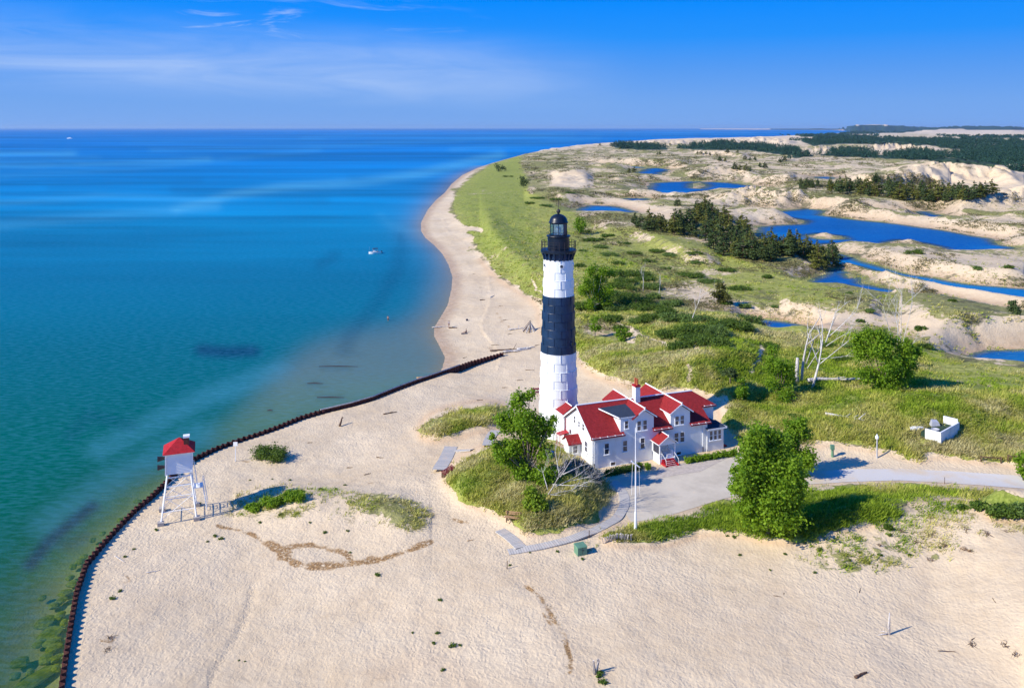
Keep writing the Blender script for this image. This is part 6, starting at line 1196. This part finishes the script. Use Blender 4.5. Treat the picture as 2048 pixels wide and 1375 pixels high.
LA = LB = ''
def grove(poly, n, hmin, hmax, label, group, seed, mind):
    rd = random.Random(seed); xs = [p[0] for p in poly]; ys = [p[1] for p in poly]; pts = []; tries = 0
    while len(pts) < n and tries < 20000:
        tries += 1; x, y = rd.uniform(min(xs), max(xs)), rd.uniform(min(ys), max(ys))
        if not inpoly(x, y, poly) or any(abs(x-a) < mind and abs(y-b) < mind*.5 for a, b in pts): continue
        pts.append((x, y))
    for x, y in pts:
        g0 = ground_hit(x, y); h = rd.uniform(hmin, hmax); k = h/10; lb = label
        if label == LA: lb = ('dark pine at the far left end of the grove by the big pond' if x < 1335 else 'dark pine in the dense middle of the grove by the big pond' if x < 1505 and y < 485 else 'pine on the near green side of the grove by the big pond' if x < 1560 and y > 485 else 'pine at the channel end of the grove by the big pond')
        elif label == LB: lb = 'dark pine in the left half of the long grove behind the pond dunes' if x < 1800 else 'dark pine in the right half of the long grove behind the pond dunes'
        t = empty('pine_tree', g0, rd.uniform(0, 6.28), lb, 'pine tree', group); cr, tr = PINES[rd.randint(0, 4)]; wd = k*rd.uniform(.95, 1.5)
        for nm, me in (('crown', cr), ('trunk', tr)):
            o = bpy.data.objects.new(nm, me); COL.objects.link(o); o.parent = t; o.scale = (wd, wd, k)
GA = 'pines of the grove by the big pond'; LA = 'dark pine in the grove running down to the big pond'
grove([(1268, 452), (1300, 447), (1330, 452), (1330, 468), (1290, 463)], 11, 6, 8.5, LA, GA, 1, 9)
grove([(1345, 455), (1375, 440), (1420, 432), (1470, 445), (1500, 470), (1500, 500), (1440, 490), (1380, 478), (1345, 470)], 34, 7, 10.5, LA, GA, 2, 9)
grove([(1400, 490), (1480, 500), (1560, 500), (1600, 505), (1570, 522), (1520, 528), (1450, 512)], 18, 7, 10, LA, GA, 3, 11); grove([(1520, 500), (1620, 498), (1625, 515), (1540, 520)], 12, 6, 9, LA, GA, 4, 11); grove([(1625, 520), (1665, 518), (1668, 535), (1630, 540)], 7, 7, 10, LA, GA, 5, 9)
grove([(1395, 425), (1420, 422), (1425, 432), (1395, 432)], 4, 8, 10, LA, GA, 6, 6)
GB = 'pines of the long grove behind the pond dunes'; LB = 'dark pine in the long grove behind the pond dunes'
grove([(1640, 378), (1700, 376), (1780, 384), (1860, 390), (1930, 392), (1940, 402), (1870, 406), (1800, 400), (1730, 392), (1660, 386)], 48, 8, 12.5, LB, GB, 7, 8); grove([(1945, 385), (1985, 385), (1985, 396), (1945, 398)], 7, 8, 10, LB, GB, 8, 7); grove([(1590, 372), (1640, 372), (1640, 382), (1600, 380)], 7, 5, 8, LB, GB, 9, 7); grove([(1742, 362), (1760, 360), (1760, 366), (1742, 367)], 3, 6, 8, LB, GB, 10, 5)
LC = 'scattered dark dwarf pine on the far white dunes'; GC = 'scattered pines on the far dunes'
for k, (x, y) in enumerate([(1355, 412), (1520, 335), (1530, 337), (1395, 308), (1402, 309), (1412, 308), (1420, 311), (1455, 305), (1475, 306), (1490, 320), (1500, 321), (1510, 321), (1470, 339), (1480, 340), (1492, 341), (1500, 342), (1560, 325), (1570, 322), (1240, 298), (1200, 291), (1228, 291), (1275, 292), (1615, 374), (1258, 346), (1268, 345), (1315, 310), (1320, 309), (1440, 322), (1450, 323), (1340, 290), (1860, 400)]):
    g0 = ground_hit(x, y); t = empty('pine_tree', g0, k*1.3, LC, 'pine tree', GC); cr, tr = PINES[k % 5]; sc = .55+.35*((k*7) % 5)/5
    for nm, me in (('crown', cr), ('trunk', tr)):
        o = bpy.data.objects.new(nm, me); COL.objects.link(o); o.parent = t; o.scale = (sc*1.5, sc*1.5, sc)
for i, (x, y) in enumerate([(1490, 468), (1475, 478), (1545, 470), (1590, 468), (1618, 505), (1645, 548), (1655, 552), (1430, 440), (1320, 440)]): pass
# far woods as one mass --------------------------------------------------
def far_woods():
    r = np.random.default_rng(5); X = []; 
    m_ = FO*(1.0)
    N_ = 90000; px = r.uniform(1200, 2240, N_); py = r.uniform(258, 350, N_); w_ = samp(FO, px, py) > .5
    # screen-uniform sampling, denser with distance
    nz_ = fbm(px/9., py/2.2, 1., 3, 8); w_ &= (nz_ > .40) & (r.uniform(0, 1, N_) < np.clip(1.2-(py-265)/110., .35, 1.)); px, py = px[w_], py[w_]
    P3 = hit_many(px, py); n = len(px); h_ = r.uniform(7, 11.5, n)*np.clip(1+(P3[:, 1]-1500)/9000, .8, 1.3); wd = h_*r.uniform(.28, .45, n)*np.clip(1+(P3[:, 1]-1500)/2500, 1, 3)
    K = 16; th = r.uniform(0, 6.28, (n, K)); lv = r.uniform(0, 1, (n, K))**.8; rr = (1-lv**1.3)*r.uniform(.5, 1.1, (n, K))
    c = P3[:, None, :]+np.stack([rr*np.cos(th)*wd[:, None], rr*np.sin(th)*wd[:, None], h_[:, None]*(.05+.92*lv)], -1)
    s = (wd[:, None, None]*.42*(1-lv[..., None]*.55)); a = r.normal(size=(n, K, 3)); a /= np.linalg.norm(a, axis=-1)[..., None]; b = np.cross(a, r.normal(size=(n, K, 3))); b /= np.linalg.norm(b, axis=-1)[..., None]
    v = np.stack([c-a*s, c+b*s, c+a*s*.9+np.array([0, 0, 1.])*s*.4], 2).reshape(-1, 3); print('far trees', n)
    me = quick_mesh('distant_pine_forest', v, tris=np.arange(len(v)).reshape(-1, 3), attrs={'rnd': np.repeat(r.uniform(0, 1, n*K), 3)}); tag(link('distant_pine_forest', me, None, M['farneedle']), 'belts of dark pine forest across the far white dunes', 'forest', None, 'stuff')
far_woods()
def dune_scrub():
    r = np.random.default_rng(15); N_ = 150000; px = r.uniform(1030, 2200, N_); py = r.uniform(282, 660, N_); gg = samp(Gs, px, py); fo_ = samp(FOs, px, py)
    P3 = hit_many(px, py); cn = fbm(P3[:, 0], P3[:, 1], 38, 4, 101); cf = fbm(P3[:, 0], P3[:, 1], 9, 2, 103)
    k = (gg > .2) & (gg < .8) & (fo_ < .3) & (P3[:, 2] > ZP+.3) & (r.uniform(0, 1, N_) < smooth(cn*.7+cf*.3, .47, .64)*.58*np.where(gg > .6, .6, 1)); P3 = P3[k]; n = len(P3); print('scrub', n)
    K = 9; w_ = r.uniform(.5, 1.5, n)*np.clip(P3[:, 1]/420, .7, 2.6); h_ = w_*r.uniform(.3, .6, n)
    c = P3[:, None, :]+np.concatenate([r.normal(size=(n, K, 2))*w_[:, None, None]*.55, (r.uniform(0, 1, (n, K, 1))*h_[:, None, None])], -1)
    s = w_[:, None, None]*.34; a = r.normal(size=(n, K, 3)); a[..., 2] *= .6; a /= np.linalg.norm(a, axis=-1)[..., None]; b = np.cross(a, r.normal(size=(n, K, 3))); b /= np.linalg.norm(b, axis=-1)[..., None]
    v = np.stack([c-a*s, c+b*s*.7, c+a*s], 2).reshape(-1, 3)
    me = quick_mesh('dune_scrub', v, tris=np.arange(len(v)).reshape(-1, 3), attrs={'rnd': np.repeat(np.repeat(r.uniform(0, 1, n), K)*.6+.4*r.uniform(0, 1, n*K), 3)}); tag(link('dune_scrub', me, None, M['scrub']), 'low olive and brown scrub dotted over the sand dunes', 'scrub', None, 'stuff')
M['scrub'] = leafmat('dune_scrub', (.035, .045, .015), (.24, .21, .09), .15)
dune_scrub()
# dune grass as one mass --------------------------------------------------
def grass_mass():
    r = np.random.default_rng(11); N_ = 420000; px = r.uniform(430, 2160, N_); py = r.uniform(380, 1180, N_)
    gg = samp(Gs, px, py)*(1-samp(bare, px, py)); dens = np.clip((gg-.1)*1.2, 0, 1)*np.where(gg > .8, 1, .5)*np.clip((py-380)/260, .12, 1); 
    k = r.uniform(0, 1, N_) < dens*.58; px, py = px[k], py[k]; gg = gg[k]; P3 = hit_many(px, py); n = len(px)
    cn = fbm(P3[:, 0], P3[:, 1], 3.2, 3, 77); kk = (cn > .42) | (gg > .85) & (r.uniform(0, 1, n) < .6); P3 = P3[kk]; gg = gg[kk]; cn = cn[kk]; n = len(P3); 
    pv = F*H/np.maximum(P3[:, 1], 1)+HY
    K = 6; Hh = (r.uniform(.34, .78, n)*(.7+.9*(cn-.35)))[:, None]*np.where(gg > .8, 1, .75)[:, None]
    off = r.normal(size=(n, K, 2))*.26; lean = r.normal(size=(n, K, 2))*.28+np.array([.16, -.04]); w_ = r.uniform(.035, .075, (n, K))*np.clip(P3[:, 1]/110, 1, 2.6)[:, None]
    base = P3[:, None, :]+np.concatenate([off, np.full((n, K, 1), -.04)], -1); tip = base+np.concatenate([lean, np.broadcast_to(Hh[..., None], (n, K, 1))*r.uniform(.7, 1.2, (n, K, 1))], -1)
    ang = r.uniform(0, 3.14, (n, K)); sd = np.stack([np.cos(ang)*w_, np.sin(ang)*w_, 0*w_], -1)
    v = np.stack([base-sd, base+sd, tip], 2).reshape(-1, 3); rnd = np.repeat(np.clip(r.normal(size=(n, K))*.25+.5+(cn[:, None]-.5)*.9, 0, 1).ravel(), 3); pxx = CX+F*P3[:, 0]/P3[:, 1]; pyy = HY+F*(H-P3[:, 2])/P3[:, 1]; tone = np.clip(.62+2.6*(fbm(P3[:, 0], P3[:, 1], 7, 4, 33)-.5)+1.1*(fbm(P3[:, 0], P3[:, 1], 26, 2, 35)-.5)-.55*samp(LUSH, pxx, pyy)+.12*r.normal(size=n), 0, 1); tone = np.repeat(tone, K*3); print('grass', n)
    me = quick_mesh('dune_grass', v, tris=np.arange(len(v)).reshape(-1, 3), attrs={'rnd': rnd, 'tone': tone}); tag(link('dune_grass', me, None, M['grass']), 'marram grass covering the dunes and mounds', 'grass', None, 'stuff')
grass_mass()
def crest_roots():
    for i, (px, py, r_) in enumerate([(1800, 1062, 12), (1830, 1085, 12), (1862, 1070, 10), (1890, 1092, 12), (1930, 1060, 14), (1975, 1068, 16), (2015, 1062, 16), (1935, 1102, 14), (1860, 1120, 10), (1760, 1090, 9), (1945, 1290, 14), (2010, 1290, 12), (2035, 1310, 12), (222, 1275, 12), (215, 1300, 10)]):
        g0 = ground_hit(px, py); s = pxm(g0); m = MB(); rd = random.Random(i*13)
        for k in range(9):
            a = rd.uniform(0, 6.28); L_ = r_/s*rd.uniform(.5, 1.2); p = Vector((rd.uniform(-.3, .3), rd.uniform(-.3, .3), .0)); q = p+Vector((math.cos(a)*L_*.5, math.sin(a)*L_*.5, rd.uniform(.08, .3))); e = p+Vector((math.cos(a+.4)*L_, math.sin(a+.4)*L_, rd.uniform(-.02, .2))); m.tube([p, q, e], [.028, .02, .01], 4)
        o = m.build('root_tangle', M['darkwood'], None, False, loc=g0); tag(o, 'tangle of thin brown roots on the dune face at the right' if px > 1000 else 'tangle of thin brown roots near the piling on the left', 'roots', 'root tangles on the bare sand')
crest_roots()
def litter():
    r = np.random.default_rng(12); N_ = 170000; px = r.uniform(200, 2100, N_); py = r.uniform(560, 1375, N_); b = samp(B, px, py); k = r.uniform(0, 1, N_) < np.clip(b-.2, 0, 1)*.95; P3 = hit_many(px[k], py[k]); n = len(P3)
    a = r.uniform(0, 6.28, n); Lg = r.uniform(.12, .5, n); d = np.stack([np.cos(a)*Lg, np.sin(a)*Lg, r.uniform(0, .12, n)], 1); s = np.stack([-np.sin(a), np.cos(a), 0*a], 1)*.022; P3[:, 2] += .03
    v = np.stack([P3-d*.5-s, P3-d*.5+s, P3+d*.5], 1).reshape(-1, 3); me = quick_mesh('dead_grass_litter', v, tris=np.arange(len(v)).reshape(-1, 3), attrs={'rnd': np.repeat(r.uniform(0, 1, n), 3)}); tag(link('dead_grass_litter', me, None, M['drygrass']), 'strands of brown dead grass and roots lying on the sand', 'litter', None, 'stuff')
litter()
# ================================================================== AIR
HAZE = 1.7e-5
m = MB(); m.box((-70000, -4000, -8), (70000, 9000, 140)) if False else m.box((-30000, -500, -8), (30000, 40000, 150)); hz = m.build('haze', None); hm = bpy.data.materials.new('thin_blue_air'); hm.use_nodes = True; hn_ = hm.node_tree; hn_.nodes.clear(); ho = hn_.nodes.new('ShaderNodeOutputMaterial'); pv_ = hn_.nodes.new('ShaderNodeVolumePrincipled'); pv_.inputs['Color'].default_value = (.55, .75, 1, 1); pv_.inputs['Density'].default_value = HAZE; pv_.inputs['Anisotropy'].default_value = .2; hn_.links.new(pv_.outputs[0], ho.inputs['Volume']); hz.data.materials.clear(); hz.data.materials.append(hm); tag(hz, 'thin blue air over the lake and dunes', None, None, 'stuff')
